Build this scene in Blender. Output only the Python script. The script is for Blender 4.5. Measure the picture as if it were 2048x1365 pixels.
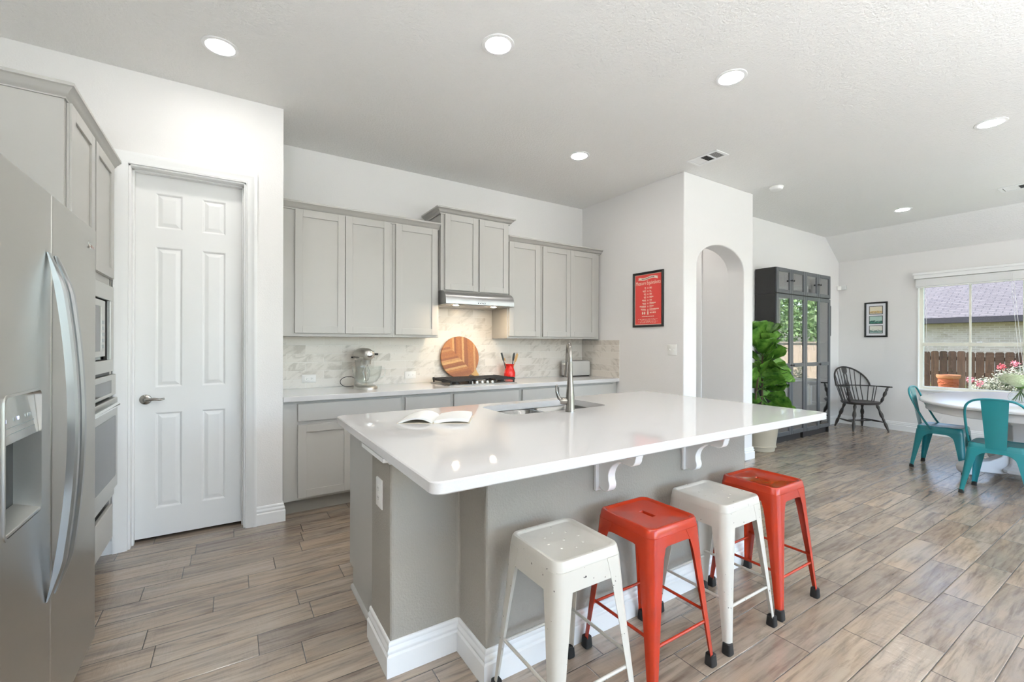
import bpy, bmesh, math, random
from mathutils import Vector, Matrix

for _o in list(bpy.data.objects):
    bpy.data.objects.remove(_o, do_unlink=True)
S = bpy.context.scene
COL = S.collection
PI = math.pi
rnd = random.Random(7)

# ---------------------------------------------------------------- camera
IW = 2048.0
cam_data = bpy.data.cameras.new('camera')
cam = bpy.data.objects.new('camera', cam_data)
COL.objects.link(cam)
cam_data.sensor_fit = 'HORIZONTAL'
cam_data.sensor_width = 36.0
cam_data.lens = 883.0 / IW * 36.0
cam_data.shift_y = 4.3 / IW
cam_data.clip_start = 0.05
cam_data.clip_end = 300
cam.matrix_world = (Matrix.Translation((0, 0, 1.32)) @ Matrix.Rotation(math.radians(-32.506), 4, 'Z')
                    @ Matrix.Rotation(math.radians(90), 4, 'X') @ Matrix.Rotation(math.radians(0.15), 4, 'Z'))
S.camera = cam

# ---------------------------------------------------------------- view, sky, sun
S.view_settings.view_transform = 'Standard'
S.view_settings.look = 'None'
S.view_settings.exposure = 0.92
S.view_settings.gamma = 1.0
S.view_settings.use_curve_mapping = False

SKY = 1.1
SUN = 9.5
CAN = 66.0
HOOD = 200.0
FILL = 430.0  # strength of the added fill uplights
world = bpy.data.worlds.new('sky')
S.world = world
world.use_nodes = True
wn = world.node_tree
wn.nodes.clear()
_bg = wn.nodes.new('ShaderNodeBackground')
_out = wn.nodes.new('ShaderNodeOutputWorld')
_sky = wn.nodes.new('ShaderNodeTexSky')
_sky.sky_type = 'NISHITA'
_sky.sun_disc = False
_sky.sun_elevation = math.radians(58)
_sky.sun_rotation = math.radians(-12)
_sky.dust_density = 2.5
wn.links.new(_sky.outputs[0], _bg.inputs[0])
_bg.inputs[1].default_value = SKY
wn.links.new(_bg.outputs[0], _out.inputs[0])

_sd = bpy.data.lights.new('sun', 'SUN')
_sd.energy = SUN
_sd.angle = math.radians(0.6)
_sd.color = (1.0, 0.96, 0.9)
_so = bpy.data.objects.new('sun', _sd)
COL.objects.link(_so)
_so.location = (2, 30, 40)
_so.rotation_euler = (Vector((-0.12, 0.52, 0.85)).normalized()).to_track_quat('Z', 'Y').to_euler()

def portal(loc, rot, sx, sy):
    l = bpy.data.lights.new('window_portal', 'AREA')
    l.shape = 'RECTANGLE'; l.size = sx; l.size_y = sy
    l.cycles.is_portal = True
    o = bpy.data.objects.new('window_portal', l); COL.objects.link(o)
    o.location = loc; o.rotation_euler = rot
portal((4.2, -4.72, 1.38), (math.radians(90), 0, 0), 7.6, 2.66)
portal((8.75, 1.19, 1.48), (0, math.radians(90), 0), 1.66, 2.24)
portal((8.75, -1.93, 1.48), (0, math.radians(90), 0), 1.66, 2.24)

# ---------------------------------------------------------------- materials
def lin(c):
    return tuple((x / 12.92 if x <= 0.04045 else ((x + 0.055) / 1.055) ** 2.4) for x in (v / 255.0 for v in c)) + (1.0,)

class NT:
    def __init__(s, name):
        s.m = bpy.data.materials.new(name)
        s.m.use_nodes = True
        s.t = s.m.node_tree
        s.t.nodes.clear()
        s.out = s.t.nodes.new('ShaderNodeOutputMaterial')
        s.b = s.t.nodes.new('ShaderNodeBsdfPrincipled')
        s.t.links.new(s.b.outputs[0], s.out.inputs[0])
    def n(s, typ, **kw):
        x = s.t.nodes.new(typ)
        for k, v in kw.items():
            setattr(x, k, v)
        return x
    def put(s, sock, v):
        if hasattr(v, 'is_linked') or isinstance(v, bpy.types.NodeSocket):
            s.t.links.new(v, sock)
        else:
            sock.default_value = v
    def math(s, op, a, b=0.0, c=0.0):
        x = s.n('ShaderNodeMath', operation=op)
        s.put(x.inputs[0], a); s.put(x.inputs[1], b)
        if op in ('MULTIPLY_ADD', 'SMOOTH_MIN', 'WRAP', 'COMPARE'):
            s.put(x.inputs[2], c)
        return x.outputs[0]
    def pos(s):
        return s.n('ShaderNodeNewGeometry').outputs['Position']
    def obj(s):
        return s.n('ShaderNodeTexCoord').outputs['Object']
    def xyz(s, v):
        x = s.n('ShaderNodeSeparateXYZ'); s.put(x.inputs[0], v)
        return x.outputs
    def vec(s, a, b, c=0.0):
        x = s.n('ShaderNodeCombineXYZ')
        s.put(x.inputs[0], a); s.put(x.inputs[1], b); s.put(x.inputs[2], c)
        return x.outputs[0]
    def vmul(s, v, k):
        x = s.n('ShaderNodeVectorMath', operation='MULTIPLY'); s.put(x.inputs[0], v); s.put(x.inputs[1], k)
        return x.outputs[0]
    def vadd(s, v, k):
        x = s.n('ShaderNodeVectorMath', operation='ADD'); s.put(x.inputs[0], v); s.put(x.inputs[1], k)
        return x.outputs[0]
    def noise(s, v, scale, detail=2.0, rough=0.5, dist=0.0):
        x = s.n('ShaderNodeTexNoise')
        s.put(x.inputs['Vector'], v)
        x.inputs['Scale'].default_value = scale
        x.inputs['Detail'].default_value = detail
        x.inputs['Roughness'].default_value = rough
        x.inputs['Distortion'].default_value = dist
        return x.outputs[0]
    def white(s, v):
        x = s.n('ShaderNodeTexWhiteNoise', noise_dimensions='3D'); s.put(x.inputs['Vector'], v)
        return x.outputs
    def ramp(s, f, stops):
        x = s.n('ShaderNodeValToRGB')
        r = x.color_ramp
        while len(r.elements) > 1:
            r.elements.remove(r.elements[-1])
        r.elements[0].position = stops[0][0]; r.elements[0].color = stops[0][1]
        for p, c in stops[1:]:
            e = r.elements.new(p); e.color = c
        s.put(x.inputs[0], f)
        return x.outputs[0]
    def mix(s, f, a, b, mode='MIX'):
        x = s.n('ShaderNodeMix', data_type='RGBA', blend_type=mode)
        s.put(x.inputs[0], f); s.put(x.inputs[6], a); s.put(x.inputs[7], b)
        return x.outputs[2]
    def bump(s, h, strength=0.3, dist=0.002):
        x = s.n('ShaderNodeBump')
        x.inputs['Strength'].default_value = strength
        x.inputs['Distance'].default_value = dist
        s.put(x.inputs['Height'], h)
        s.t.links.new(x.outputs[0], s.b.inputs['Normal'])
    def set(s, **kw):
        for k, v in kw.items():
            s.put(s.b.inputs[k.replace('_', ' ')], v)
        return s

M = {}
def simple(name, c, rough=0.5, metal=0.0, **kw):
    t = NT(name)
    t.set(Base_Color=lin(c), Roughness=rough, Metallic=metal, **kw)
    M[name] = t.m
    return t

def paint(name, c, scale=140, strength=0.25, rough=0.75, dist=0.0025):
    t = NT(name)
    p = t.pos()
    h = t.noise(p, scale, 3, 0.55)
    var = t.noise(p, 0.9, 2)
    base = lin(c)
    dk = tuple(x * 0.965 for x in base[:3]) + (1,)
    t.set(Base_Color=t.mix(var, dk, base), Roughness=rough)
    t.bump(h, strength, dist)
    M[name] = t.m

paint('wall paint', (234, 232, 230), 120, 0.35)
paint('ceiling paint', (238, 237, 234), 70, 0.8, 0.85, 0.007)
paint('shaded wall paint', (158, 153, 144), 110, 0.6, 0.7, 0.004)  # room wall paint darkened, with the overhang's shade put into the colour
simple('white trim', (240, 240, 239), 0.35)
simple('white door', (238, 238, 237), 0.38)
simple('white plastic', (240, 239, 235), 0.35)
simple('dark slot', (40, 38, 36), 0.6)
simple('black', (24, 23, 22), 0.4)
simple('black gloss', (14, 14, 15), 0.12)
simple('rubber', (28, 27, 26), 0.75)
simple('chrome', (225, 225, 222), 0.12, 1.0)
simple('satin nickel', (150, 146, 140), 0.2, 1.0)
simple('aluminium grey', (178, 182, 184), 0.3, 1.0)
simple('silver paint', (190, 188, 182), 0.28, 0.8)
simple('toaster body', (202, 201, 197), 0.4, 0.25)
simple('paper', (238, 237, 233), 0.8)
simple('page edges', (215, 205, 186), 0.9)
simple('poster red', (226, 76, 68), 0.55)
simple('poster cream', (246, 226, 208), 0.6)
simple('poster shade', (120, 70, 66), 0.6)
simple('mat board', (232, 232, 236), 0.8)
simple('red glaze', (214, 38, 30), 0.18)
simple('wood light', (206, 164, 104), 0.5)
simple('terracotta', (160, 82, 48), 0.8)
simple('terracotta rim', (176, 112, 76), 0.8)
simple('soil', (58, 44, 34), 0.95)
simple('bark', (92, 76, 60), 0.9)
simple('windsor black', (52, 47, 44), 0.35)
simple('bookcase black', (44, 42, 42), 0.42)
simple('bookcase door', (84, 88, 92), 0.33)
simple('pot stone', (176, 168, 150), 0.85)
simple('fascia', (52, 47, 52), 0.7)
simple('stem green', (86, 112, 64), 0.6)
simple('bloom pink', (190, 104, 116), 0.7)
simple('bloom red', (176, 62, 70), 0.7)
simple('sensor white', (236, 236, 234), 0.5)
simple('led blue', (150, 160, 255), 0.4)
M['led blue'].node_tree.nodes['Principled BSDF'].inputs['Emission Color'].default_value = (0.55, 0.6, 1, 1)
M['led blue'].node_tree.nodes['Principled BSDF'].inputs['Emission Strength'].default_value = 1.5
simple('cord', (240, 240, 238), 0.5)
simple('cream frame', (234, 231, 216), 0.5)

def cabinet_paint(name, c, rough=0.42):
    t = NT(name)
    p = t.pos()
    h = t.noise(t.vmul(p, (1, 1, 0.15)), 160, 2)
    t.set(Base_Color=lin(c), Roughness=rough)
    t.bump(h, 0.06, 0.001)
    M[name] = t.m
cabinet_paint('cabinet grey', (184, 182, 177))
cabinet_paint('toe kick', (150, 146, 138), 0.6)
cabinet_paint('cabinet interior side', (206, 190, 166), 0.5)

def emit(name, c, k):
    t = NT(name)
    t.set(Base_Color=(0.9, 0.9, 0.9, 1), Roughness=0.4)
    t.b.inputs['Emission Color'].default_value = c + (1.0,)
    t.b.inputs['Emission Strength'].default_value = k
    M[name] = t.m
emit('can lamp lens', (1.0, 0.97, 0.93), CAN)
emit('torchiere lamp', (0.91, 0.955, 1.0), FILL)
emit('hood lamp lens', (1.0, 0.78, 0.53), HOOD)

def quartz():
    t = NT('quartz')
    p = t.pos()
    f = t.noise(p, 500, 1)
    c = t.ramp(f, [(0.3, lin((207, 205, 203))), (0.6, lin((212, 210, 209)))])
    t.set(Base_Color=c, Roughness=0.035)
    M['quartz'] = t.m
quartz()

def brushed(name, c, rough=0.3, axis='z', k=1.0):
    t = NT(name)
    p = t.pos()
    sc = {'z': (260, 260, 2.0), 'y': (260, 2.0, 260), 'x': (2.0, 260, 260)}[axis]
    h = t.noise(t.vmul(p, sc), 1.0, 2)
    base = lin(c)
    t.set(Base_Color=t.mix(h, tuple(x * 0.93 for x in base[:3]) + (1,), base), Metallic=1.0,
          Roughness=t.math('MULTIPLY_ADD', h, 0.10, rough - 0.05), Anisotropic=0.5)
    t.bump(h, 0.03 * k, 0.001)
    M[name] = t.m
brushed('fridge steel', (196, 195, 190), 0.32, 'y')
brushed('hood steel', (172, 172, 171), 0.34, 'x', 0.12)
brushed('sink steel', (116, 114, 111), 0.2, 'x', 0.4)
brushed('oven steel', (205, 204, 200), 0.33, 'y')
brushed('dispenser panel steel', (178, 172, 164), 0.2, 'z')
simple('dispenser recess', (34, 36, 35), 0.6, 0.0)
simple('fridge shell', (92, 93, 92), 0.5)

def planks():
    t = NT('wood look tile')
    p = t.xyz(t.pos())
    W, L = 0.1546, 0.613
    v = t.math('DIVIDE', t.math('SUBTRACT', p[1], 0.903 - 0.1546 * 60), W)
    row = t.math('FLOOR', v)
    fv = t.math('SUBTRACT', v, row)
    off = t.white(t.vec(row, 3.7, 1.3))[0]
    u = t.math('ADD', t.math('DIVIDE', t.math('ADD', p[0], 60.0), L), off)
    colm = t.math('FLOOR', u)
    fu = t.math('SUBTRACT', u, colm)
    rndc = t.white(t.vec(row, colm, 5.0))
    rv = rndc[0]
    # grout mask
    gw = 0.0015
    ev = t.math('MINIMUM', fv, t.math('SUBTRACT', 1.0, fv))
    eu = t.math('MINIMUM', fu, t.math('SUBTRACT', 1.0, fu))
    ev = t.math('MULTIPLY', ev, W); eu = t.math('MULTIPLY', eu, L)
    e = t.math('MINIMUM', ev, eu)
    grout = t.math('LESS_THAN', e, gw)
    # grain
    seed = t.vmul(t.vec(rv, rndc[0], rv), (37.0, 91.0, 13.0))
    gp = t.vadd(t.vmul(t.pos(), (1.0, 7.0, 1.0)), seed)
    g1 = t.noise(gp, 1.9, 5, 0.58, 1.1)
    g2 = t.noise(t.vadd(t.vmul(t.pos(), (1.3, 15.0, 1.0)), seed), 3.0, 5, 0.62, 0.5)
    g3 = t.noise(t.vadd(t.vmul(t.pos(), (1.0, 3.0, 1.0)), seed), 1.5, 3, 0.6, 0.5)
    c1 = t.ramp(g1, [(0.28, lin((142, 126, 110))), (0.40, lin((184, 169, 152))), (0.55, lin((202, 188, 170))), (0.75, lin((214, 200, 182)))])
    c2 = t.ramp(g2, [(0.30, lin((172, 162, 152))), (0.5, lin((238, 232, 226))), (0.75, lin((250, 246, 240)))])
    c = t.mix(0.8, c1, c2, 'MULTIPLY')
    grey = t.ramp(g3, [(0.38, lin((250, 236, 216))), (0.60, lin((238, 236, 236)))])
    c = t.mix(0.9, c, grey, 'MULTIPLY')
    tone = t.ramp(rv, [(0.0, lin((222, 216, 212))), (0.5, lin((240, 234, 226))), (1.0, lin((255, 250, 244)))])
    c = t.mix(1.0, c, tone, 'MULTIPLY')
    c = t.mix(grout, c, lin((74, 66, 60)))
    br = t.n('ShaderNodeHueSaturation')
    br.inputs['Value'].default_value = 0.82
    br.inputs['Saturation'].default_value = 0.78
    t.put(br.inputs['Color'], c)
    rough = t.math('MULTIPLY_ADD', g2, 0.14, 0.13)
    t.set(Base_Color=br.outputs[0], Roughness=rough, IOR=1.95)
    wav = t.noise(t.vadd(t.vmul(t.pos(), (15.0, 5.0, 1.0)), seed), 1.0, 3, 0.6, 1.4)
    h = t.math('ADD', t.math('MULTIPLY', wav, 0.75), t.math('MULTIPLY', g2, 0.3))
    edge = t.math('MINIMUM', t.math('DIVIDE', e, 0.004), 1.0)
    h = t.math('ADD', h, t.math('MULTIPLY', edge, 0.5))
    t.bump(h, 0.55, 0.006)
    M['wood look tile'] = t.m
planks()

def marble_tile():
    t = NT('marble tile')
    p = t.xyz(t.pos())
    W, L = 0.0765, 0.305
    v = t.math('DIVIDE', t.math('SUBTRACT', p[2], 0.914), W)
    row = t.math('FLOOR', v)
    fv = t.math('SUBTRACT', v, row)
    off = t.white(t.vec(row, 8.1, 2.3))[0]
    par = t.math('ADD', p[0], p[1])
    u = t.math('ADD', t.math('DIVIDE', par, L), t.math('MULTIPLY', t.math('MODULO', row, 2.0), 0.5))
    colm = t.math('FLOOR', u)
    fu = t.math('SUBTRACT', u, colm)
    r = t.white(t.vec(row, colm, 9.0))
    ev = t.math('MULTIPLY', t.math('MINIMUM', fv, t.math('SUBTRACT', 1.0, fv)), W)
    eu = t.math('MULTIPLY', t.math('MINIMUM', fu, t.math('SUBTRACT', 1.0, fu)), L)
    e = t.math('MINIMUM', ev, eu)
    grout = t.math('LESS_THAN', e, 0.0013)
    seed = t.vmul(r[1], (40.0, 40.0, 40.0))
    rot = t.vec(t.math('ADD', t.math('MULTIPLY', par, 0.8), t.math('MULTIPLY', p[2], 0.9)),
                t.math('SUBTRACT', t.math('MULTIPLY', p[2], 2.6), t.math('MULTIPLY', par, 1.9)), 0.0)
    q = t.vadd(rot, seed)
    a = t.noise(q, 4.5, 4, 0.6, 1.0)
    veins = t.ramp(a, [(0.48, (0, 0, 0, 1)), (0.64, (1, 1, 1, 1)), (0.78, (0.4, 0.4, 0.4, 1))])
    pick = t.math('GREATER_THAN', r[0], 0.35)
    fac = t.math('MULTIPLY', t.math('MULTIPLY', veins, pick), 0.55)
    b = t.noise(q, 14.0, 3, 0.6, 2.0)
    fine = t.math('MULTIPLY', t.ramp(b, [(0.62, (0, 0, 0, 1)), (0.68, (1, 1, 1, 1)), (0.74, (0, 0, 0, 1))]), 0.28)
    tone = t.math('POWER', r[0], 3.0)
    bc = t.mix(t.math('MULTIPLY', tone, 0.3), lin((224, 218, 209)), lin((188, 180, 169)))
    c = t.mix(fac, bc, lin((170, 162, 150)))
    c = t.mix(fine, c, lin((164, 148, 128)))
    c = t.mix(grout, c, lin((234, 231, 225)))
    t.set(Base_Color=c, Roughness=0.22)
    t.bump(t.math('MINIMUM', t.math('DIVIDE', e, 0.003), 1.0), 0.25, 0.0015)
    M['marble tile'] = t.m
marble_tile()

def board_wood():
    # chevron of mixed timber strips on a disc, in the disc's own plane (object x, z)
    t = NT('chevron wood')
    p = t.xyz(t.obj())
    ang = math.radians(43)
    ca, sa = math.cos(ang), math.sin(ang)
    a = t.math('ADD', t.math('MULTIPLY', p[0], ca), t.math('MULTIPLY', p[2], sa))
    b = t.math('SUBTRACT', t.math('MULTIPLY', p[2], ca), t.math('MULTIPLY', p[0], sa))
    left = t.math('GREATER_THAN', a, t.math('ADD', b, -0.0))
    ww = 0.0225
    along = t.math('ADD', t.math('MULTIPLY', p[0], 0.12), t.math('MULTIPLY', p[2], 1.0))
    s1 = t.math('DIVIDE', p[0], ww)
    s2 = t.math('DIVIDE', t.math('SUBTRACT', p[2], t.math('MULTIPLY', p[0], 0.18)), ww)
    side = t.math('GREATER_THAN', t.math('ADD', p[0], t.math('MULTIPLY', p[2], 0.95)), -0.015)
    strip = t.math('ADD', t.math('MULTIPLY', side, t.math('FLOOR', s1)), t.math('MULTIPLY', t.math('SUBTRACT', 1.0, side), t.math('ADD', t.math('FLOOR', s2), 40.0)))
    r = t.white(t.vec(strip, 2.0, 4.4))[0]
    col = t.ramp(r, [(0.0, lin((138, 78, 34))), (0.35, lin((170, 104, 48))), (0.6, lin((184, 118, 58))), (0.8, lin((166, 100, 44))), (0.93, lin((206, 160, 100)))])
    g = t.noise(t.vmul(t.obj(), (60, 60, 60)), 1.0, 4, 0.6, 1.0)
    c = t.mix(0.5, col, t.ramp(g, [(0.3, lin((190, 170, 150))), (0.6, lin((255, 255, 255)))]), 'MULTIPLY')
    t.set(Base_Color=c, Roughness=0.4)
    M['chevron wood'] = t.m
board_wood()

def chipped(name, c, chip=(70, 62, 56), thr=0.73, rough=0.3, metal=0.0, scale=55):
    t = NT(name)
    o = t.obj()
    n1 = t.noise(o, scale, 2, 0.6)
    n2 = t.noise(o, 7, 2, 0.5)
    f = t.math('GREATER_THAN', t.math('ADD', n1, t.math('MULTIPLY', t.math('SUBTRACT', n2, 0.5), 0.35)), thr)
    t.set(Base_Color=t.mix(f, lin(c), lin(chip)), Roughness=rough, Metallic=metal)
    M[name] = t.m
chipped('white enamel', (200, 196, 187), thr=0.725)
chipped('red enamel', (166, 46, 20), chip=(130, 36, 20), thr=0.80, rough=0.16)
chipped('teal enamel', (30, 124, 132), chip=(70, 60, 50), thr=0.80, rough=0.28)
chipped('table white', (214, 214, 216), chip=(150, 140, 130), thr=0.79, rough=0.22)

def clear(name, c=(1, 1, 1), ior=1.45, rough=0.0, tint=1.0):
    m = bpy.data.materials.new(name); m.use_nodes = True
    t = m.node_tree; t.nodes.clear()
    o = t.nodes.new('ShaderNodeOutputMaterial')
    mx = t.nodes.new('ShaderNodeMixShader')
    tr = t.nodes.new('ShaderNodeBsdfTransparent'); tr.inputs[0].default_value = tuple(x * tint for x in c) + (1,)
    gl = t.nodes.new('ShaderNodeBsdfGlossy'); gl.inputs['Roughness'].default_value = rough
    lw = t.nodes.new('ShaderNodeLayerWeight'); lw.inputs[0].default_value = 0.5
    f0 = ((ior - 1) / (ior + 1)) ** 2 * 2
    pw = t.nodes.new('ShaderNodeMath'); pw.operation = 'POWER'; pw.inputs[1].default_value = 4.0
    fr = t.nodes.new('ShaderNodeMath'); fr.operation = 'MULTIPLY_ADD'; fr.inputs[1].default_value = 0.85; fr.inputs[2].default_value = f0
    t.links.new(lw.outputs['Facing'], pw.inputs[0]); t.links.new(pw.outputs[0], fr.inputs[0])
    t.links.new(fr.outputs[0], mx.inputs[0]); t.links.new(tr.outputs[0], mx.inputs[1]); t.links.new(gl.outputs[0], mx.inputs[2])
    t.links.new(mx.outputs[0], o.inputs[0])
    M[name] = m
clear('window glass', (1, 1, 1), 1.25)
clear('dimmed glass', (1, 1, 1), 1.25, 0.0, 0.66)  # tinted pane dims the bright view and daylight outside
clear('cabinet glass', (0.93, 0.96, 0.96), 2.15)
clear('thin glass', (0.97, 0.985, 0.98), 1.25)
clear('picture glass', (1, 1, 1), 1.3)

def leaf(name, c1, c2, rough=0.3, sss=False):
    t = NT(name)
    o = t.obj()
    n = t.ramp(t.noise(o, 7, 3, 0.6), [(0.3, (0, 0, 0, 1)), (0.7, (1, 1, 1, 1))])
    t.set(Base_Color=t.mix(n, lin(c1), lin(c2)), Roughness=rough)
    M[name] = t.m
leaf('fig leaf', (22, 70, 16), (122, 172, 70), 0.26)
leaf('tree leaf', (84, 122, 70), (160, 188, 124), 0.6)
leaf('bush leaf', (60, 76, 44), (160, 160, 142), 0.5)
leaf('hydrangea', (214, 220, 196), (180, 196, 150), 0.8)
leaf('grass', (84, 100, 58), (120, 130, 80), 0.9)
simple('bounce concrete', (198, 192, 182), 0.9)
simple('ink', (70, 66, 72), 0.7)

def picket():
    t = NT('fence wood')
    p = t.obj()
    g = t.noise(t.vmul(p, (30, 30, 2.2)), 1.0, 4, 0.6, 0.8)
    b = t.noise(p, 2.5, 2)
    c = t.ramp(g, [(0.3, lin((44, 27, 16))), (0.7, lin((92, 64, 43)))])
    c = t.mix(t.math('MULTIPLY', b, 0.4), c, lin((110, 92, 74)))
    oi = t.n('ShaderNodeObjectInfo').outputs['Random']
    c = t.mix(0.8, c, t.ramp(oi, [(0.0, lin((150, 140, 132))), (1.0, lin((255, 250, 244)))]), 'MULTIPLY')
    t.set(Base_Color=c, Roughness=0.9)
    M['fence wood'] = t.m
picket()
simple('pale fence wood', (196, 178, 158), 0.9)

def house_brick():
    t = NT('house brick')
    p = t.xyz(t.pos())
    x = t.n('ShaderNodeTexBrick')
    t.put(x.inputs['Vector'], t.vec(p[1], p[2], 0.0))
    x.inputs['Scale'].default_value = 1.0
    x.inputs['Color1'].default_value = lin((172, 163, 152))
    x.inputs['Color2'].default_value = lin((148, 138, 126))
    x.inputs['Mortar'].default_value = lin((182, 175, 168))
    x.inputs['Mortar Size'].default_value = 0.008
    x.inputs['Brick Width'].default_value = 0.21
    x.inputs['Row Height'].default_value = 0.07
    n = t.noise(t.pos(), 4.0, 3)
    c = t.mix(t.math('MULTIPLY', n, 0.5), x.outputs[0], lin((150, 132, 116)))
    t.set(Base_Color=c, Roughness=0.9)
    M['house brick'] = t.m
house_brick()

def shingles():
    t = NT('roof shingle')
    p = t.xyz(t.pos())
    x = t.n('ShaderNodeTexBrick')
    t.put(x.inputs['Vector'], t.vec(p[1], t.math('MULTIPLY', p[2], 2.2), 0.0))
    x.inputs['Color1'].default_value = lin((96, 93, 94))
    x.inputs['Color2'].default_value = lin((86, 83, 85))
    x.inputs['Mortar'].default_value = lin((60, 58, 62))
    x.inputs['Scale'].default_value = 1.0
    x.inputs['Mortar Size'].default_value = 0.013
    x.inputs['Brick Width'].default_value = 0.32
    x.inputs['Row Height'].default_value = 0.14
    t.set(Base_Color=x.outputs[0], Roughness=0.9)
    M['roof shingle'] = t.m
shingles()

def art(name, sky, mid, low, sc):
    t = NT(name)
    p = t.pos()
    z = t.xyz(t.n('ShaderNodeTexCoord').outputs['Generated'])
    n = t.noise(t.vmul(p, (1, 1.0, 2.0)), sc, 4, 0.6, 0.6)
    f = t.math('ADD', t.math('MULTIPLY', z[2], 0.6), t.math('MULTIPLY', n, 0.6))
    c = t.ramp(f, [(0.3, lin(low)), (0.47, lin(mid)), (0.56, lin(sky)), (0.85, lin(sky))])
    t.set(Base_Color=c, Roughness=0.6)
    M[name] = t.m
art('print ochre', (232, 222, 198), (214, 176, 104), (206, 206, 200), 34)
art('print green', (176, 202, 192), (34, 92, 84), (84, 140, 124), 26)
art('print grey', (226, 224, 214), (92, 128, 122), (172, 190, 186), 30)

# ---------------------------------------------------------------- mesh building
ORG = {}

class MB:
    def __init__(s, mat=None):
        s.bm = bmesh.new()
        s.M = mat or Matrix()
    def v(s, p):
        return s.bm.verts.new(s.M @ Vector(p))
    def f(s, vs):
        try:
            return s.bm.faces.new(vs)
        except ValueError:
            return None
    def box(s, x0, x1, y0, y1, z0, z1):
        q = [s.v((x, y, z)) for x in (x0, x1) for y in (y0, y1) for z in (z0, z1)]
        for a in ((0, 1, 3, 2), (4, 6, 7, 5), (0, 4, 5, 1), (2, 3, 7, 6), (0, 2, 6, 4), (1, 5, 7, 3)):
            s.f([q[i] for i in a])
        return s
    def loft(s, rings, cap=True, closed=True, loop=False):
        R = [[s.v(p) for p in r] for r in rings]
        n = len(R[0])
        m = len(R)
        for i in range(m if loop else m - 1):
            a, b = R[i], R[(i + 1) % m]
            for j in range(n if closed else n - 1):
                k = (j + 1) % n
                s.f([a[j], a[k], b[k], b[j]])
        if cap and not loop:
            s.f(list(reversed(R[0]))); s.f(R[-1])
        return s
    def prism(s, pts, axis, a0, a1):
        mp = {'z': lambda u, v, a: (u, v, a), 'y': lambda u, v, a: (u, a, v), 'x': lambda u, v, a: (a, u, v)}[axis]
        return s.loft([[mp(u, v, a0) for u, v in pts], [mp(u, v, a1) for u, v in pts]])
    def tube(s, path, r, seg=8, cap=True, flat=None, loop=False):
        P = [Vector(p) for p in path]
        n = len(P)
        rr = r if isinstance(r, (list, tuple)) else [r] * n
        up = None
        rings = []
        for i in range(n):
            if loop:
                t = P[(i + 1) % n] - P[i - 1]
            else:
                t = (P[min(i + 1, n - 1)] - P[max(i - 1, 0)])
            t.normalize()
            if up is None:
                up = Vector((0, 0, 1)) if abs(t.z) < 0.9 else Vector((1, 0, 0))
            a = (up - t * up.dot(t)).normalized()
            up = a
            b = t.cross(a)
            fl = flat or (1, 1)
            rings.append([P[i] + a * (math.cos(2 * PI * k / seg) * rr[i] * fl[0]) + b * (math.sin(2 * PI * k / seg) * rr[i] * fl[1]) for k in range(seg)])
        return s.loft(rings, cap, True, loop)
    def lathe(s, prof, c=(0, 0, 0), seg=24, axis=None, cap=True):
        # prof: (r, h) along axis (default +z)
        ax = Vector(axis or (0, 0, 1)).normalized()
        t = Vector((1, 0, 0)) if abs(ax.x) < 0.9 else Vector((0, 1, 0))
        a = (t - ax * t.dot(ax)).normalized()
        b = ax.cross(a)
        C = Vector(c)
        rings = [[C + ax * h + a * (r * math.cos(2 * PI * k / seg)) + b * (r * math.sin(2 * PI * k / seg)) for k in range(seg)] for r, h in prof]
        return s.loft(rings, cap)
    def ell(s, c, r, seg=16, rings=10):
        C = Vector(c)
        rx, ry, rz = r if isinstance(r, (tuple, list)) else (r, r, r)
        rs = []
        for i in range(1, rings):
            th = PI * i / rings
            rs.append([C + Vector((rx * math.sin(th) * math.cos(2 * PI * k / seg), ry * math.sin(th) * math.sin(2 * PI * k / seg), -rz * math.cos(th))) for k in range(seg)])
        R = [[s.v(p) for p in r_] for r_ in rs]
        for i in range(len(R) - 1):
            for j in range(seg):
                k = (j + 1) % seg
                s.f([R[i][j], R[i][k], R[i + 1][k], R[i + 1][j]])
        b = s.v(C - Vector((0, 0, rz))); t = s.v(C + Vector((0, 0, rz)))
        for j in range(seg):
            k = (j + 1) % seg
            s.f([b, R[0][k], R[0][j]]); s.f([t, R[-1][j], R[-1][k]])
        return s
    def sweep(s, path, prof, closed=False, z=0.0):
        # path: 2D points (u, v); prof: (d, w) d = offset to the left of travel, w = along third axis
        P = [Vector((p[0], p[1])) for p in path]
        n = len(P)
        rings = []
        for i in range(n):
            if closed or 0 < i < n - 1:
                d1 = (P[i] - P[i - 1]).normalized(); d2 = (P[(i + 1) % n] - P[i]).normalized()
            elif i == 0:
                d1 = d2 = (P[1] - P[0]).normalized()
            else:
                d1 = d2 = (P[-1] - P[-2]).normalized()
            n1 = Vector((-d1.y, d1.x)); n2 = Vector((-d2.y, d2.x))
            m = (n1 + n2)
            m = m / max(m.dot(n1), 0.2)
            rings.append([(P[i].x + m.x * d, P[i].y + m.y * d, z + w) for d, w in prof])
        return s.loft(rings, not closed, True, closed)
    def add_mesh(s, me, mat):
        b2 = bmesh.new(); b2.from_mesh(me)
        mp = {}
        for v in b2.verts:
            mp[v.index] = s.v(mat @ v.co)
        for f in b2.faces:
            s.f([mp[v.index] for v in f.verts])
        b2.free()
        return s
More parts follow.
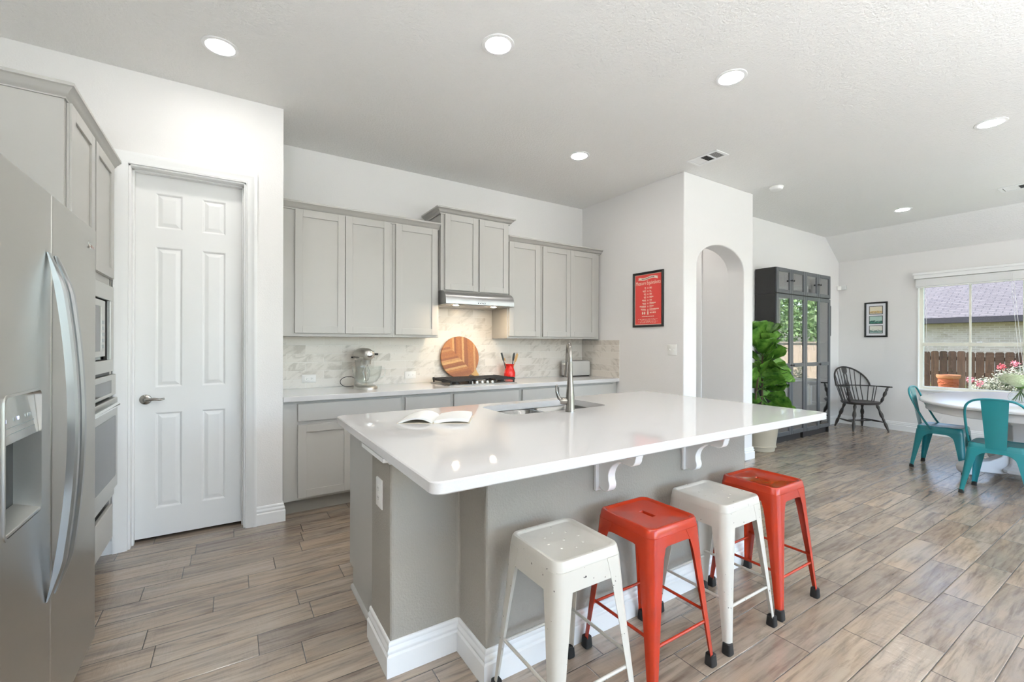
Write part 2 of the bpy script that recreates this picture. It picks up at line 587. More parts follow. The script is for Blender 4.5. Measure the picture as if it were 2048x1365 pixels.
    def build(s, name, mat, parent=None, smooth=None, bevel=0.0, seg=2, subsurf=0, solid=0.0, origin=None, norm=True):
        bm = s.bm
        if norm:
            bmesh.ops.recalc_face_normals(bm, faces=bm.faces[:])
        if parent is not None:
            o0 = ORG[parent.name]
        elif origin is not None:
            if origin == 'auto':
                xs = [v.co for v in bm.verts]
                lo = Vector((min(c.x for c in xs), min(c.y for c in xs), min(c.z for c in xs)))
                hi = Vector((max(c.x for c in xs), max(c.y for c in xs), max(c.z for c in xs)))
                o0 = Vector(((lo.x + hi.x) / 2, (lo.y + hi.y) / 2, lo.z))
            else:
                o0 = Vector(origin)
        else:
            o0 = Vector((0, 0, 0))
        for v in bm.verts:
            v.co -= o0
        me = bpy.data.meshes.new(name)
        bm.to_mesh(me); bm.free()
        o = bpy.data.objects.new(name, me)
        COL.objects.link(o)
        me.materials.append(M[mat] if isinstance(mat, str) else mat)
        if parent is not None:
            o.parent = parent
        else:
            o.location = o0
        ORG[o.name] = o0
        if smooth is not None:
            me.shade_smooth()
            me.set_sharp_from_angle(angle=math.radians(smooth))
        if bevel:
            b = o.modifiers.new('bevel', 'BEVEL'); b.width = bevel; b.segments = seg; b.limit_method = 'ANGLE'; b.angle_limit = math.radians(35)
        if solid:
            b = o.modifiers.new('solid', 'SOLIDIFY'); b.thickness = solid; b.offset = 0
        if subsurf:
            b = o.modifiers.new('sub', 'SUBSURF'); b.levels = subsurf; b.render_levels = subsurf
        return o

def frame(o, u, v, w):
    m = Matrix.Identity(4)
    for i, a in enumerate((u, v, w)):
        m[0][i], m[1][i], m[2][i] = a
    m[0][3], m[1][3], m[2][3] = o
    return m

def FY(y):      # u = x, v = z, w = towards -y (faces the camera side)
    return frame((0, y, 0), (1, 0, 0), (0, 0, 1), (0, -1, 0))
def FX(x):      # u = y, v = z, w = +x
    return frame((x, 0, 0), (0, 1, 0), (0, 0, 1), (1, 0, 0))
def FXn(x):     # u = y, v = z, w = -x
    return frame((x, 0, 0), (0, 1, 0), (0, 0, 1), (-1, 0, 0))

def tag(o, label, cat, group=None, kind=None):
    o['label'] = label; o['category'] = cat
    if group: o['group'] = group
    if kind: o['kind'] = kind
    return o

def thing(name, label, cat, loc=(0, 0, 0), group=None, kind=None):
    o = bpy.data.objects.new(name, None)
    COL.objects.link(o)
    o.empty_display_size = 0.05
    o.location = loc
    ORG[o.name] = Vector(loc)
    return tag(o, label, cat, group, kind)

def struct(o, label=None, cat=None):
    o['kind'] = 'structure'
    if label: o['label'] = label
    if cat: o['category'] = cat
    return o

def dup(root, loc=None, rotz=None, label=None, group=None, mats=None):
    r = root.copy(); COL.objects.link(r)
    if loc is not None: r.location = loc
    if rotz is not None: r.rotation_euler = (0, 0, rotz)
    if label: r['label'] = label
    if group: r['group'] = group
    def rec(src, dst):
        for ch in src.children:
            c = ch.copy(); COL.objects.link(c); c.parent = dst
            rec(ch, c)
    rec(root, r)
    return r

def text_mesh(txt, size, font=None, align='CENTER', extrude=0.0):
    cu = bpy.data.curves.new('txt', 'FONT')
    cu.body = txt; cu.size = size; cu.align_x = align; cu.extrude = extrude
    cu.resolution_u = 3
    ob = bpy.data.objects.new('txt', cu)
    COL.objects.link(ob)
    dg = bpy.context.evaluated_depsgraph_get()
    me = bpy.data.meshes.new_from_object(ob.evaluated_get(dg))
    bpy.data.objects.remove(ob); bpy.data.curves.remove(cu)
    return me

def rrect(hx, hy, r, n=6, cx=0.0, cy=0.0):
    pts = []
    for sx, sy, a0 in ((1, 1, 0), (-1, 1, 90), (-1, -1, 180), (1, -1, 270)):
        for k in range(n + 1):
            a = math.radians(a0 + 90.0 * k / n)
            pts.append((cx + sx * (hx - r) + r * math.cos(a), cy + sy * (hy - r) + r * math.sin(a)))
    return pts

def shaker(mb, u0, u1, v0, v1, w0=0.0, th=0.02, rail=0.058):
    mb.box(u0, u1, v0, v1, w0, w0 + th * 0.5)
    mb.box(u0, u0 + rail, v0, v1, w0 + th * 0.5, w0 + th)
    mb.box(u1 - rail, u1, v0, v1, w0 + th * 0.5, w0 + th)
    mb.box(u0 + rail, u1 - rail, v0, v0 + rail, w0 + th * 0.5, w0 + th)
    mb.box(u0 + rail, u1 - rail, v1 - rail, v1, w0 + th * 0.5, w0 + th)
    return mb

BASE = [(0, 0), (0.018, 0), (0.018, 0.080), (0.0105, 0.086), (0.0105, 0.090), (0.0145, 0.095), (0.0145, 0.104), (0.0075, 0.112), (0.0075, 0.116), (0.009, 0.120), (0.007, 0.130), (0.003, 0.134), (0, 0.134)]
CROWN = [(0, 0), (0.010, 0), (0.012, 0.010), (0.020, 0.014), (0.030, 0.028), (0.046, 0.042), (0.052, 0.046), (0.056, 0.048), (0.056, 0.062), (0, 0.062)]
# ================================================================ setting
H = 3.05
YP, XP = 3.67, 0.327          # pantry wall plane, its outer corner
YB = 4.322                    # kitchen back wall
XR = 3.826                    # kitchen right wall
YA, XA = 2.804, 5.08          # arch wall plane, its outer corner
YK, XW = 3.308, 8.613         # dining wall, window wall
YREAR, XL = -4.6, -1.25

struct(MB().box(XL - 0.15, XW + 0.12, YREAR - 0.12, 4.5, -0.1, 0.0).build('floor', 'wood look tile'))
struct(MB().prism([(XL - 0.15, H), (8.12, H), (XW, 2.685), (XW + 0.14, 2.59), (XW + 0.14, 3.3), (XL - 0.15, 3.3)], 'y', YREAR - 0.12, 4.5).build('ceiling', 'ceiling paint'))
struct(MB().box(XL - 0.12, XL, YREAR, 4.45, 0, H).build('wall_left', 'wall paint'))
DX0, DX1, DZ = -0.549, 0.090, 2.455
struct(MB().prism([(XL, 0), (DX0, 0), (DX0, DZ), (DX1, DZ), (DX1, 0), (XP, 0), (XP, H), (XL, H)], 'y', YP, YP + 0.145).build('wall_pantry', 'wall paint'))
struct(MB().box(XP - 0.12, XP - 0.001, YP + 0.14, YB, 0, H).build('wall_pantry_side', 'wall paint'))
struct(MB().box(XL, XR + 0.12, YB, YB + 0.12, 0, H).build('wall_back', 'wall paint'))
struct(MB().box(XR, XR + 0.13, YA + 0.19, YB, 0, H).build('wall_right', 'wall paint'))
# arch wall
AX0, AX1, AZ, AR = 4.035, 4.90, 2.13, 0.25
pts = [(XR, 0), (AX0, 0)]
for k in range(25):
    a = PI - PI * k / 24
    pts.append(((AX0 + AX1) / 2 + (AX1 - AX0) / 2 * math.cos(a), AZ + AR * math.sin(a)))
pts += [(AX1, 0), (XA, 0), (XA, H), (XR, H)]
struct(MB().prism(pts, 'y', YA, YA + 0.2).build('wall_arch', 'wall paint', smooth=35, bevel=0.01, seg=3))
struct(MB().box(AX1, XA - 0.001, YA + 0.19, YB, 0, H).build('wall_hall_right', 'wall paint'))
struct(MB().box(XR + 0.12, 6.4, YB, YB + 0.12, 0, H).build('wall_hall_back', 'wall paint'))
struct(MB().prism([(XA - 0.002, 0), (XW + 0.12, 0), (XW + 0.12, 2.60), (XW, 2.69), (8.12, H + 0.01), (XA - 0.002, H + 0.01)], 'y', YK, YK + 0.12).build('wall_dining', 'wall paint'))
struct(MB().box(AX1 - 0.018, AX1 - 0.0005, 3.33, 3.40, 0, 2.5).box(AX1 - 0.010, AX1 - 0.0005, 3.40, 3.47, 0, 2.5).build('trim_1', 'white trim', bevel=0.003))

WZ0, WZ1 = 0.655, 2.30
WIN = [(1.215, 2.295), (0.075, 1.155), (-1.9, -0.82), (-3.04, -1.96)]
def wall_with_holes(name, holes, y0, y1, axis_box, top):
    mb = MB()
    ys = sorted(holes)
    mb2 = [(y0, ys[0][0])] + [(ys[i][1], ys[i + 1][0]) for i in range(len(ys) - 1)] + [(ys[-1][1], y1)]
    for a, b in mb2:
        axis_box(mb, a, b, 0, top)
    for a, b, z0, z1 in ys:
        if z0 > 0: axis_box(mb, a, b, 0, z0)
        axis_box(mb, a, b, z1, top)
    return mb
mb = MB()
edges = sorted(WIN)
cuts = [YREAR] + [e for w in edges for e in w] + [YK + 0.12]
for i in range(0, len(cuts), 2):
    mb.box(XW, XW + 0.14, cuts[i], cuts[i + 1], 0, 2.70)
for a, b in edges:
    mb.box(XW, XW + 0.14, a, b, 0, WZ0); mb.box(XW, XW + 0.14, a, b, WZ1, 2.70)
struct(mb.build('wall_window', 'wall paint'))
# rear wall with wide glazing added behind the photographer to let in more daylight
RW = [(0.4, 4.15, 0.02, 2.72), (4.25, 8.0, 0.02, 2.72)]
mb = MB()
cx = XL
for a, b, z0, z1 in RW:
    mb.box(cx, a, YREAR - 0.12, YREAR, 0, H); cx = b
    if z0 > 0: mb.box(a, b, YREAR - 0.12, YREAR, 0, z0)
    mb.box(a, b, YREAR - 0.12, YREAR, z1, H)
mb.box(cx, XW + 0.12, YREAR - 0.12, YREAR, 0, H)
struct(mb.build('wall_rear', 'wall paint'))
for i, (a, b, z0, z1) in enumerate(RW):
    w = MB()
    n = 3 if b - a > 2.9 else 2
    w.box(a, b, YREAR - 0.08, YREAR - 0.02, z0, z0 + 0.06); w.box(a, b, YREAR - 0.08, YREAR - 0.02, z1 - 0.06, z1)
    for k in range(n + 1):
        x = a + (b - a) * k / n
        x = min(max(x, a + 0.03), b - 0.03)
        w.box(x - 0.03, x + 0.03, YREAR - 0.08, YREAR - 0.02, z0, z1)
    fr = struct(w.build('window_%d' % (5 + i), 'white trim'))
    MB().box(a + 0.01, b - 0.01, YREAR - 0.052, YREAR - 0.048, z0 + 0.01, z1 - 0.01).build('pane', 'window glass', fr)

# baseboards
def baseboard(name, path):
    return struct(MB().sweep(path, BASE).build(name, 'white trim', smooth=50))
baseboard('baseboard_pantry', [(XP, YP + 0.045), (XP, YP), (DX1 + 0.057, YP)])
baseboard('baseboard_pantry_left', [(DX0 - 0.07, YP), (-1.15, YP)])
baseboard('baseboard_arch', [(XA, YK), (XA, YA), (AX1, YA)])
baseboard('baseboard_arch_left', [(AX0, YA), (XR, YA), (XR, 3.66)])
baseboard('baseboard_dining', [(XW, YK), (XA, YK)])
baseboard('baseboard_window', [(XW, YREAR), (XW, YK)])

# pantry door
CAS = [(0, 0), (0, 0.012), (0.008, 0.013), (0.013, 0.018), (0.045, 0.019), (0.052, 0.025), (0.070, 0.025), (0.070, 0)]
struct(MB(FY(YP)).sweep([(DX0, 0), (DX0, DZ), (DX1 + 0.0, DZ), (DX1, 0)], CAS).build('trim_2', 'white trim', smooth=50))
mb = MB()
J0, J1 = YP + 0.001, YP + 0.144
mb.box(DX0, DX0 + 0.012, J0, J1, 0, DZ); mb.box(DX1 - 0.012, DX1, J0, J1, 0, DZ); mb.box(DX0, DX1, J0, J1, DZ - 0.012, DZ)
mb.box(DX0 + 0.012, DX0 + 0.022, YP + 0.055, YP + 0.097, 0, DZ - 0.012); mb.box(DX1 - 0.022, DX1 - 0.012, YP + 0.055, YP + 0.097, 0, DZ - 0.012)
mb.box(DX0 + 0.012, DX1 - 0.012, YP + 0.055, YP + 0.097, DZ - 0.022, DZ - 0.012)
struct(mb.build('trim_3', 'white trim', bevel=0.002))
# slab with six raised panels
def six_panel(mb, xs, zs, cells, T):
    nx, nz = len(xs) - 1, len(zs) - 1
    for i in range(nx):
        for j in range(nz):
            x0, x1, z0, z1 = xs[i], xs[i + 1], zs[j], zs[j + 1]
            def ring(d, w):
                return [(x0 + d, z0 + d, w), (x1 - d, z0 + d, w), (x1 - d, z1 - d, w), (x0 + d, z1 - d, w)]
            if (i, j) in cells:
                rings = [ring(0, 0), ring(0.006, -0.003), ring(0.010, -0.009), ring(0.014, -0.010), ring(0.036, -0.002), ring(0.040, -0.0015)]
                R = [[mb.v(p) for p in r] for r in rings]
                for a, b in zip(R, R[1:]):
                    for k in range(4):
                        mb.f([a[k], a[(k + 1) % 4], b[(k + 1) % 4], b[k]])
                mb.f(R[-1])
            else:
                mb.f([mb.v(p) for p in ring(0, 0)])
    x0, x1, z0, z1 = xs[0], xs[-1], zs[0], zs[-1]
    f = [mb.v(p) for p in ((x0, z0, 0), (x1, z0, 0), (x1, z1, 0), (x0, z1, 0))]
    b = [mb.v(p) for p in ((x0, z0, -T), (x1, z0, -T), (x1, z1, -T), (x0, z1, -T))]
    for k in range(4):
        mb.f([f[k], f[(k + 1) % 4], b[(k + 1) % 4], b[k]])
    mb.f(b)
YD = YP + 0.100
mb = MB(FY(YD))
six_panel(mb, [DX0 + 0.014, -0.425, -0.279, -0.169, -0.031, DX1 - 0.014], [0.020, 0.207, 0.848, 1.018, 1.960, 2.086, 2.320, DZ - 0.015],
          {(1, 1), (3, 1), (1, 3), (3, 3), (1, 5), (3, 5)}, 0.036)
bmesh.ops.remove_doubles(mb.bm, verts=mb.bm.verts[:], dist=0.0005)
door = struct(mb.build('door_1', 'white door'))
mb = MB()
hx, hz = -0.474, 0.940
mb.lathe([(0.001, 0.0), (0.032, 0.0), (0.033, 0.006), (0.030, 0.011), (0.018, 0.014), (0.012, 0.018), (0.011, 0.045)], (hx, YD, hz), 28, (0, -1, 0))
mb.tube([(hx, YD - 0.042, hz), (hx + 0.02, YD - 0.048, hz + 0.002), (hx + 0.05, YD - 0.048, hz + 0.004), (hx + 0.08, YD - 0.047, hz - 0.001), (hx + 0.104, YD - 0.046, hz + 0.004)],
        [0.012, 0.0105, 0.009, 0.008, 0.006], 12)
h = mb.build('door_handle', 'satin nickel', door, smooth=40)
h['label'] = 'satin nickel lever handle'

# backsplash tile on the back wall and its return on the right wall
struct(MB().box(XP, XR, YB - 0.008, YB - 0.0002, 0.914, 1.374).box(1.70, 2.48, YB - 0.008, YB - 0.0002, 1.374, 1.70).build('wall_backsplash', 'marble tile'))
struct(MB().box(XR - 0.008, XR - 0.0002, 3.672, YB - 0.008, 0.914, 1.358).build('wall_backsplash_right', 'marble tile'))

# dining windows
def dining_window(idx, y0, y1, seen):
    fr = MB()
    x0, x1 = XW + 0.045, XW + 0.105
    fw = 0.05
    for a, b in ((y0, y0 + fw), (y1 - fw, y1)):
        fr.box(x0, x1, a, b, WZ0, WZ1)
    fr.box(x0, x1, y0 + fw, y1 - fw, WZ0, WZ0 + 0.045); fr.box(x0, x1, y0 + fw, y1 - fw, WZ1 - 0.04, WZ1)
    f = struct(fr.build('window_%d' % idx, 'cream frame', bevel=0.003))
    ym = (y0 + y1) / 2
    MB().box(x0 - 0.012, x1 - 0.02, y0 + fw - 0.01, y1 - fw + 0.01, 1.295, 1.345).build('meeting_rail', 'cream frame', f, bevel=0.003)
    MB().box(x0 + 0.018, x0 + 0.034, ym - 0.011, ym + 0.011, 1.345, WZ1 - 0.04).box(x0 + 0.008, x0 + 0.026, ym - 0.013, ym + 0.013, WZ0 + 0.045, 1.295).build('muntin', 'cream frame', f, bevel=0.002)
    MB().box(x0 + 0.024, x0 + 0.028, y0 + fw - 0.004, y1 - fw + 0.004, 1.34, WZ1 - 0.035).box(x0 + 0.014, x0 + 0.018, y0 + fw - 0.004, y1 - fw + 0.004, WZ0 + 0.04, 1.30).build('pane', 'dimmed glass', f)
    MB().box(XW - 0.02, XW + 0.05, y0 - 0.012, y1 + 0.012, WZ0 - 0.022, WZ0 + 0.004).build('window_sill', 'white trim', f, bevel=0.004)
    MB().box(x0 - 0.022, x0 - 0.004, ym - 0.12, ym - 0.07, 1.34, 1.356).build('sash_lock', 'white trim', f, bevel=0.003)
    return f
for i, (a, b) in enumerate(WIN):
    dining_window(i + 1, a, b, i < 2)
# white casing edges round the window pair
mb = MB()
mb.box(XW - 0.008, XW + 0.045, 2.285, 2.297, WZ0, WZ1); mb.box(XW - 0.008, XW + 0.045, 1.15, 1.22, WZ0, WZ1)
struct(mb.build('trim_4', 'white trim'))
b_ = thing('window_blind', 'raised white slatted blind bunched under its white valance at dining window', 'blind', (XW - 0.04, 1.75, 2.16))
MB(frame((XW - 0.002, 0, 2.275), (0, 1, 0), (-1, 0, 0), (0, 0, 1))).box(0.04, 2.32, 0, 0.085, 0.005, 0.088).build('valance', 'white trim', b_, bevel=0.006)
MB().box(XW - 0.098, XW - 0.087, 0.03, 2.33, 2.335, 2.368).build('valance_trim', 'white trim', b_, bevel=0.004)
mb = MB()
for k in range(11):
    z = 2.168 + k * 0.0098
    mb.box(XW - 0.062, XW - 0.012, 0.06, 2.305, z, z + 0.0088)
mb.box(XW - 0.064, XW - 0.010, 0.06, 2.305, 2.150, 2.164)
mb.build('slats', 'white trim', b_)
for y, y2, zb in ((2.19, 2.17, 1.2), (1.36, 1.27, 0.95), (1.34, 1.24, 0.95)):
    MB().tube([(XW - 0.068, y, 2.28), (XW - 0.068, (y + y2) / 2, 1.6), (XW - 0.068, y2, zb)], 0.0022, 6).build('pull_cord', 'cord', b_)
# ================================================================ kitchen cabinets
GR = 'cabinet grey'
def crown(name, path, z, label, parent=None):
    if parent:
        return MB().sweep(path, CROWN, z=z).build(name, GR, parent, smooth=50)
    o = MB().sweep(path, CROWN, z=z).build(name, GR, smooth=50, origin='auto')
    return tag(o, label, 'moulding')

# --- upper cabinets: carcass box + face frame + shaker doors
UZ0, UZ1 = 1.372, 2.432
UF = 3.995
def upper(x0, x1, doors, z0, z1, yf, label, group=None):
    t = thing('upper_cabinet', label, 'cabinet', ((x0 + x1) / 2, YB, z0), group)
    mb = MB()
    mb.box(x0, x1, yf, YB - 0.0085, z0, z1)
    mb.build('body', GR, t, bevel=0.0015)
    for a, b, c, d in doors:
        shaker(MB(FY(yf)), a, b, c, d, 0.001).build('door', GR, t, bevel=0.0015)
    return t
upper(0.332, 1.246, [(0.440, 0.829, 1.40, 2.412), (0.834, 1.222, 1.40, 2.412)], UZ0, UZ1, UF, 'grey wall cabinet with two shaker doors, beside the white pantry door wall')
upper(1.247, 1.699, [(1.272, 1.682, 1.396, 2.412)], UZ0, UZ1, UF, 'grey single-door wall cabinet just left of the range hood')
hc = upper(1.701, 2.469, [(1.737, 2.097, 1.836, 2.566), (2.112, 2.453, 1.836, 2.566)], 1.828, 2.585, 3.945, 'raised grey two-door wall cabinet directly above the range hood')
upper(2.481, 2.921, [(2.498, 2.899, 1.394, 2.405)], UZ0, UZ1, UF, 'grey single-door wall cabinet just right of the range hood')
upper(2.922, XR - 0.021, [(2.944, 3.338, 1.394, 2.405), (3.341, 3.735, 1.394, 2.405)], UZ0, UZ1, UF, 'grey wall cabinet with two shaker doors, next to the red poster wall')
crown('crown_molding', [(1.699, UF), (XP + 0.002, UF)], 2.408, 'grey crown moulding along the left wall cabinets')
crown('crown_molding', [(2.470, YB - 0.01), (2.470, 3.945), (1.700, 3.945), (1.700, YB - 0.01)], 2.562, '', hc)
crown('crown_molding', [(XR - 0.021, YB - 0.01), (XR - 0.021, UF), (2.473, UF)], 2.400, 'grey crown moulding along the right wall cabinets')

# --- base cabinets
BF = 3.715
def base(x0, x1, drawers, doors, label):
    t = thing('base_cabinet', label, 'cabinet', ((x0 + x1) / 2, YB, 0))
    MB().box(x0, x1, BF, YB - 0.01, 0.115, 0.872).build('body', GR, t, bevel=0.0015)
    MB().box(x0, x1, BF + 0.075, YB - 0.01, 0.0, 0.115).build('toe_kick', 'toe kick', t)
    for a, b, c, d in drawers:
        MB(FY(BF)).box(a, b, c, d, 0.001, 0.020).build('drawer', GR, t, bevel=0.003)
    for a, b, c, d in doors:
        shaker(MB(FY(BF)), a, b, c, d, 0.001).build('door', GR, t, bevel=0.0015)
    return t
DZ0, DZ1 = 0.718, 0.852
def two(a, b):
    m = (a + b) / 2
    return [(a, m - 0.003, 0.135, 0.692), (m + 0.003, b, 0.135, 0.692)]
base(0.332, 1.246, [(0.432, 1.223, DZ0, DZ1)], two(0.432, 1.223), 'grey base cabinet with a wide drawer, beside the white pantry door wall')
base(1.247, 1.705, [(1.271, 1.684, DZ0, DZ1)], [(1.271, 1.684, 0.135, 0.692)], 'narrow grey base cabinet just left of the cooktop')
base(1.706, 2.460, [(1.728, 2.437, DZ0, DZ1)], two(1.728, 2.437), 'grey base cabinet directly under the gas cooktop')
base(2.461, 2.932, [(2.485, 2.913, DZ0, DZ1)], [(2.485, 2.913, 0.135, 0.692)], 'narrow grey base cabinet just right of the cooktop')
base(2.933, XR - 0.004, [(2.953, 3.753, DZ0, DZ1)], two(2.953, 3.753), 'grey base cabinet at the wall corner below the toaster')
tag(MB().box(XP + 0.002, XR - 0.002, 3.668, YB - 0.0085, 0.874, 0.914).build('countertop', 'quartz', bevel=0.004, origin='auto'), 'long white quartz worktop along the marble backsplash', 'countertop')

# --- range hood
t = thing('range_hood', 'stainless steel under-cabinet range hood with two lit lamps', 'range hood', (2.085, YB, 1.69))
hx0, hx1 = 1.703, 2.466
pr = [(YB - 0.01, 1.69), (3.835, 1.69), (3.828, 1.694), (3.828, 1.727)]
for k in range(1, 9):
    a = math.radians(90 * k / 8)
    pr.append((3.828 + 0.105 * (1 - math.cos(a)), 1.727 + 0.099 * math.sin(a)))
pr.append((YB - 0.01, 1.826))
MB().prism([(y, z) for y, z in pr], 'x', hx0, hx1).build('body', 'hood steel', t, smooth=25, bevel=0.002)
MB().box(hx0 + 0.03, hx1 - 0.03, 3.92, YB - 0.04, 1.686, 1.6895).build('filter', 'hood steel', t, bevel=0.001)
MB().box(2.043, 2.128, 3.824, 3.829, 1.704, 1.716).build('control_panel', 'black gloss', t, bevel=0.0015)
mb = MB()
for k in range(4):
    mb.lathe([(0.0005, 0), (0.0045, 0), (0.004, 0.003)], (2.056 + k * 0.0195, 3.824, 1.710), 10, (0, -1, 0))
mb.build('button', 'chrome', t, smooth=40)
for x in (1.826, 2.243):
    l = MB().lathe([(0.001, 0), (0.036, 0), (0.036, -0.004), (0.03, -0.006)], (x, 3.872, 1.690), 20).build('lamp_rim', 'chrome', t, smooth=40)
    MB().lathe([(0.0005, 0), (0.028, 0), (0.026, -0.002)], (x, 3.872, 1.6838), 20).build('lamp_lens', 'hood lamp lens', l)

# --- gas cooktop
CX0, CX1, CY0, CY1 = 1.715, 2.470, 3.775, 4.235
t = thing('gas_cooktop', 'black and steel gas cooktop set into the worktop', 'cooktop', ((CX0 + CX1) / 2, 4.0, 0.914))
MB().box(CX0, CX1, CY0, CY1, 0.9141, 0.922).build('body', 'hood steel', t, bevel=0.003)
MB().box(CX0 + 0.02, CX1 - 0.02, CY0 + 0.02, CY1 - 0.02, 0.922, 0.9245).build('top_plate', 'hood steel', t, bevel=0.001)
wd = (CX1 - CX0 - 0.03) / 3
for k in range(3):
    g0 = CX0 + 0.015 + k * wd + 0.002
    g1 = g0 + wd - 0.004
    mb = MB()
    ya = CY0 + (0.012 if k != 1 else 0.112)
    yb = CY1 - 0.012
    zt = 0.966
    for x in (g0, g1 - 0.014):
        mb.box(x, x + 0.014, ya, yb, zt - 0.014, zt)
    for y in (ya, yb - 0.014, (ya + yb) / 2 - 0.007):
        mb.box(g0, g1, y, y + 0.014, zt - 0.012, zt)
    n = 11
    for i in range(n):
        y = ya + (yb - ya) * (i + 0.5) / n
        mb.box(g0 - 0.001, g1 + 0.001, y - 0.0045, y + 0.0045, zt - 0.010, zt + 0.003)
    for i in range(15):
        y = ya + (yb - ya) * (i + 0.5) / 15
        for x in ((g0,) if k == 0 else (g1 - 0.012,) if k == 2 else ()):
            mb.box(x - 0.002, x + 0.014, y - 0.006, y + 0.006, zt - 0.022, zt + 0.006)
    for x in (g0 + 0.004, g1 - 0.018):
        for y in (ya + 0.004, yb - 0.018):
            mb.box(x, x + 0.014, y, y + 0.014, 0.9245, zt - 0.012)
    mb.build('grate', 'black', t, bevel=0.002)
for x, y, r in ((1.835, 3.9, 0.04), (1.835, 4.12, 0.03), (2.092, 4.08, 0.045), (2.35, 3.9, 0.034), (2.35, 4.12, 0.04)):
    MB().lathe([(0.001, 0), (r + 0.012, 0), (r + 0.010, 0.008), (r, 0.010), (r, 0.018), (r - 0.004, 0.021), (0.001, 0.021)], (x, y, 0.9243), 20).build('burner', 'black', t, smooth=40)
for k in range(5):
    MB().lathe([(0.001, 0), (0.019, 0), (0.019, 0.006), (0.0155, 0.008), (0.0145, 0.024), (0.001, 0.025)], (1.975 + k * 0.058, 3.826, 0.9243), 18).build('knob', 'chrome', t, smooth=40)

# --- tall oven cabinet on the left, with microwave and wall oven
OX = -0.62                     # face frame plane
OY0, OY1 = 2.695, 3.612
t = thing('oven_cabinet', 'tall grey cabinet housing the microwave and wall oven behind the refrigerator', 'cabinet', (-0.92, 3.05, 0))
mb = MB()
mb.box(XL + 0.01, OX, OY0, OY0 + 0.02, 0.11, 2.42)                      # side panels
mb.box(XL + 0.01, OX, OY1 - 0.02, OY1, 0.11, 2.42)
q0, q1 = OY0 + 0.0205, OY1 - 0.0205
mb.box(XL + 0.011, XL + 0.03, q0, q1, 0.112, 2.419)
mb.box(XL + 0.031, OX - 0.001, q0, q1, 2.40, 2.419)
mb.box(XL + 0.031, OX - 0.001, q0, q1, 1.64, 1.66)
mb.box(XL + 0.031, OX - 0.001, q0, q1, 0.37, 0.385)
mb.box(XL + 0.031, OX - 0.001, q0, q1, 0.112, 0.13)
mb.box(OX - 0.0205, OX + 0.0005, OY0 + 0.0205, OY0 + 0.045, 0.112, 2.39)
mb.box(OX - 0.0205, OX + 0.0005, OY1 - 0.045, OY1 - 0.0205, 0.112, 2.39)
mb.box(OX - 0.0205, OX + 0.0005, OY0 + 0.0205, OY1 - 0.0205, 1.661, 1.712)
mb.box(OX - 0.0205, OX + 0.0005, OY0 + 0.0205, OY1 - 0.0205, 2.385, 2.3995)
mb.build('body', GR, t, bevel=0.0015)
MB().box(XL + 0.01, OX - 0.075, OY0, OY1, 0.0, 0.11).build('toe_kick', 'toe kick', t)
shaker(MB(FX(OX)), 2.722, 3.118, 1.702, 2.386, 0.001).build('door', GR, t, bevel=0.0015)
shaker(MB(FX(OX)), 3.148, 3.568, 1.702, 2.386, 0.001).build('door', GR, t, bevel=0.0015)
MB(FX(OX)).box(2.56, 3.545, 0.145, 0.345, 0.001, 0.021).build('drawer', GR, t, bevel=0.003)
o = MB().sweep([(OX, 3.665), (OX, OY0), (XL + 0.01, OY0)][::-1], [(-d * 0.72, w) for d, w in CROWN], z=2.39).build('crown_molding', GR, t, smooth=50)

t = thing('microwave', 'built-in steel microwave with black-edged window, above the wall oven', 'microwave', (-0.8, 3.05, 1.17))
mb = MB(FX(OX))
y0, y1 = OY0 + 0.046, 3.575
mb.box(y0, y1, 1.565, 1.652, 0.001, 0.018); mb.box(y0, y1, 1.145, 1.215, 0.001, 0.018)
mb.box(y0, y0 + 0.05, 1.215, 1.565, 0.001, 0.018); mb.box(y1 - 0.085, y1, 1.215, 1.565, 0.001, 0.018)
mb.build('trim_kit', 'oven steel', t, bevel=0.002)
MB(FX(OX)).box(y0 + 0.052, y1 - 0.087, 1.217, 1.563, -0.38, -0.012).build('body', 'black gloss', t)
MB(FX(OX)).box(y0 + 0.07, 3.405, 1.238, 1.556, -0.012, 0.010).build('door', 'oven steel', t, bevel=0.003)
MB(FX(OX)).box(y0 + 0.10, 3.285, 1.268, 1.52, 0.010, 0.0125).build('window', 'black gloss', t, bevel=0.001)
mb = MB(FX(OX)).box(3.305, 3.378, 1.268, 1.52, 0.010, 0.012)
p_ = mb.build('control_panel', 'oven steel', t, bevel=0.001)
mb = MB(FX(OX))
for i in range(3):
    for j in range(5):
        mb.box(3.31 + i * 0.022, 3.326 + i * 0.022, 1.285 + j * 0.034, 1.305 + j * 0.034, 0.012, 0.0135)
mb.build('button', 'aluminium grey', p_)

t = thing('wall_oven', 'steel wall oven with long bar handle, below the microwave', 'oven', (-0.8, 3.05, 0.39))
y0, y1 = OY0 + 0.046, 3.60
MB(FX(OX)).box(y0, y1 - 0.04, 0.388, 1.14, -0.5, 0.0).build('body', 'black', t)
pf = MB(FX(OX)).box(y0, y1, 1.0, 1.125, 0.001, 0.025).build('control_panel', 'oven steel', t, bevel=0.004)
MB(FX(OX)).box(y0 + 0.12, y1 - 0.13, 1.02, 1.095, 0.025, 0.027).build('display', 'black gloss', pf)
dr = MB(FX(OX)).box(y0, y1 - 0.01, 0.445, 0.985, 0.001, 0.035).build('door', 'oven steel', t, bevel=0.004)
mb = MB(FX(OX))
rr_ = rrect((y1 - y0 - 0.12) / 2, 0.18, 0.02, 4, (y0 + y1) / 2 - 0.01, 0.70)
mb.prism(rr_, 'z', 0.035, 0.0375)
mb.build('window', 'black gloss', dr)
mb = MB()
hz = 0.955
mb.tube([(OX + 0.06, y0 + 0.03, hz), (OX + 0.06, y1 - 0.17, hz)], 0.013, 14)
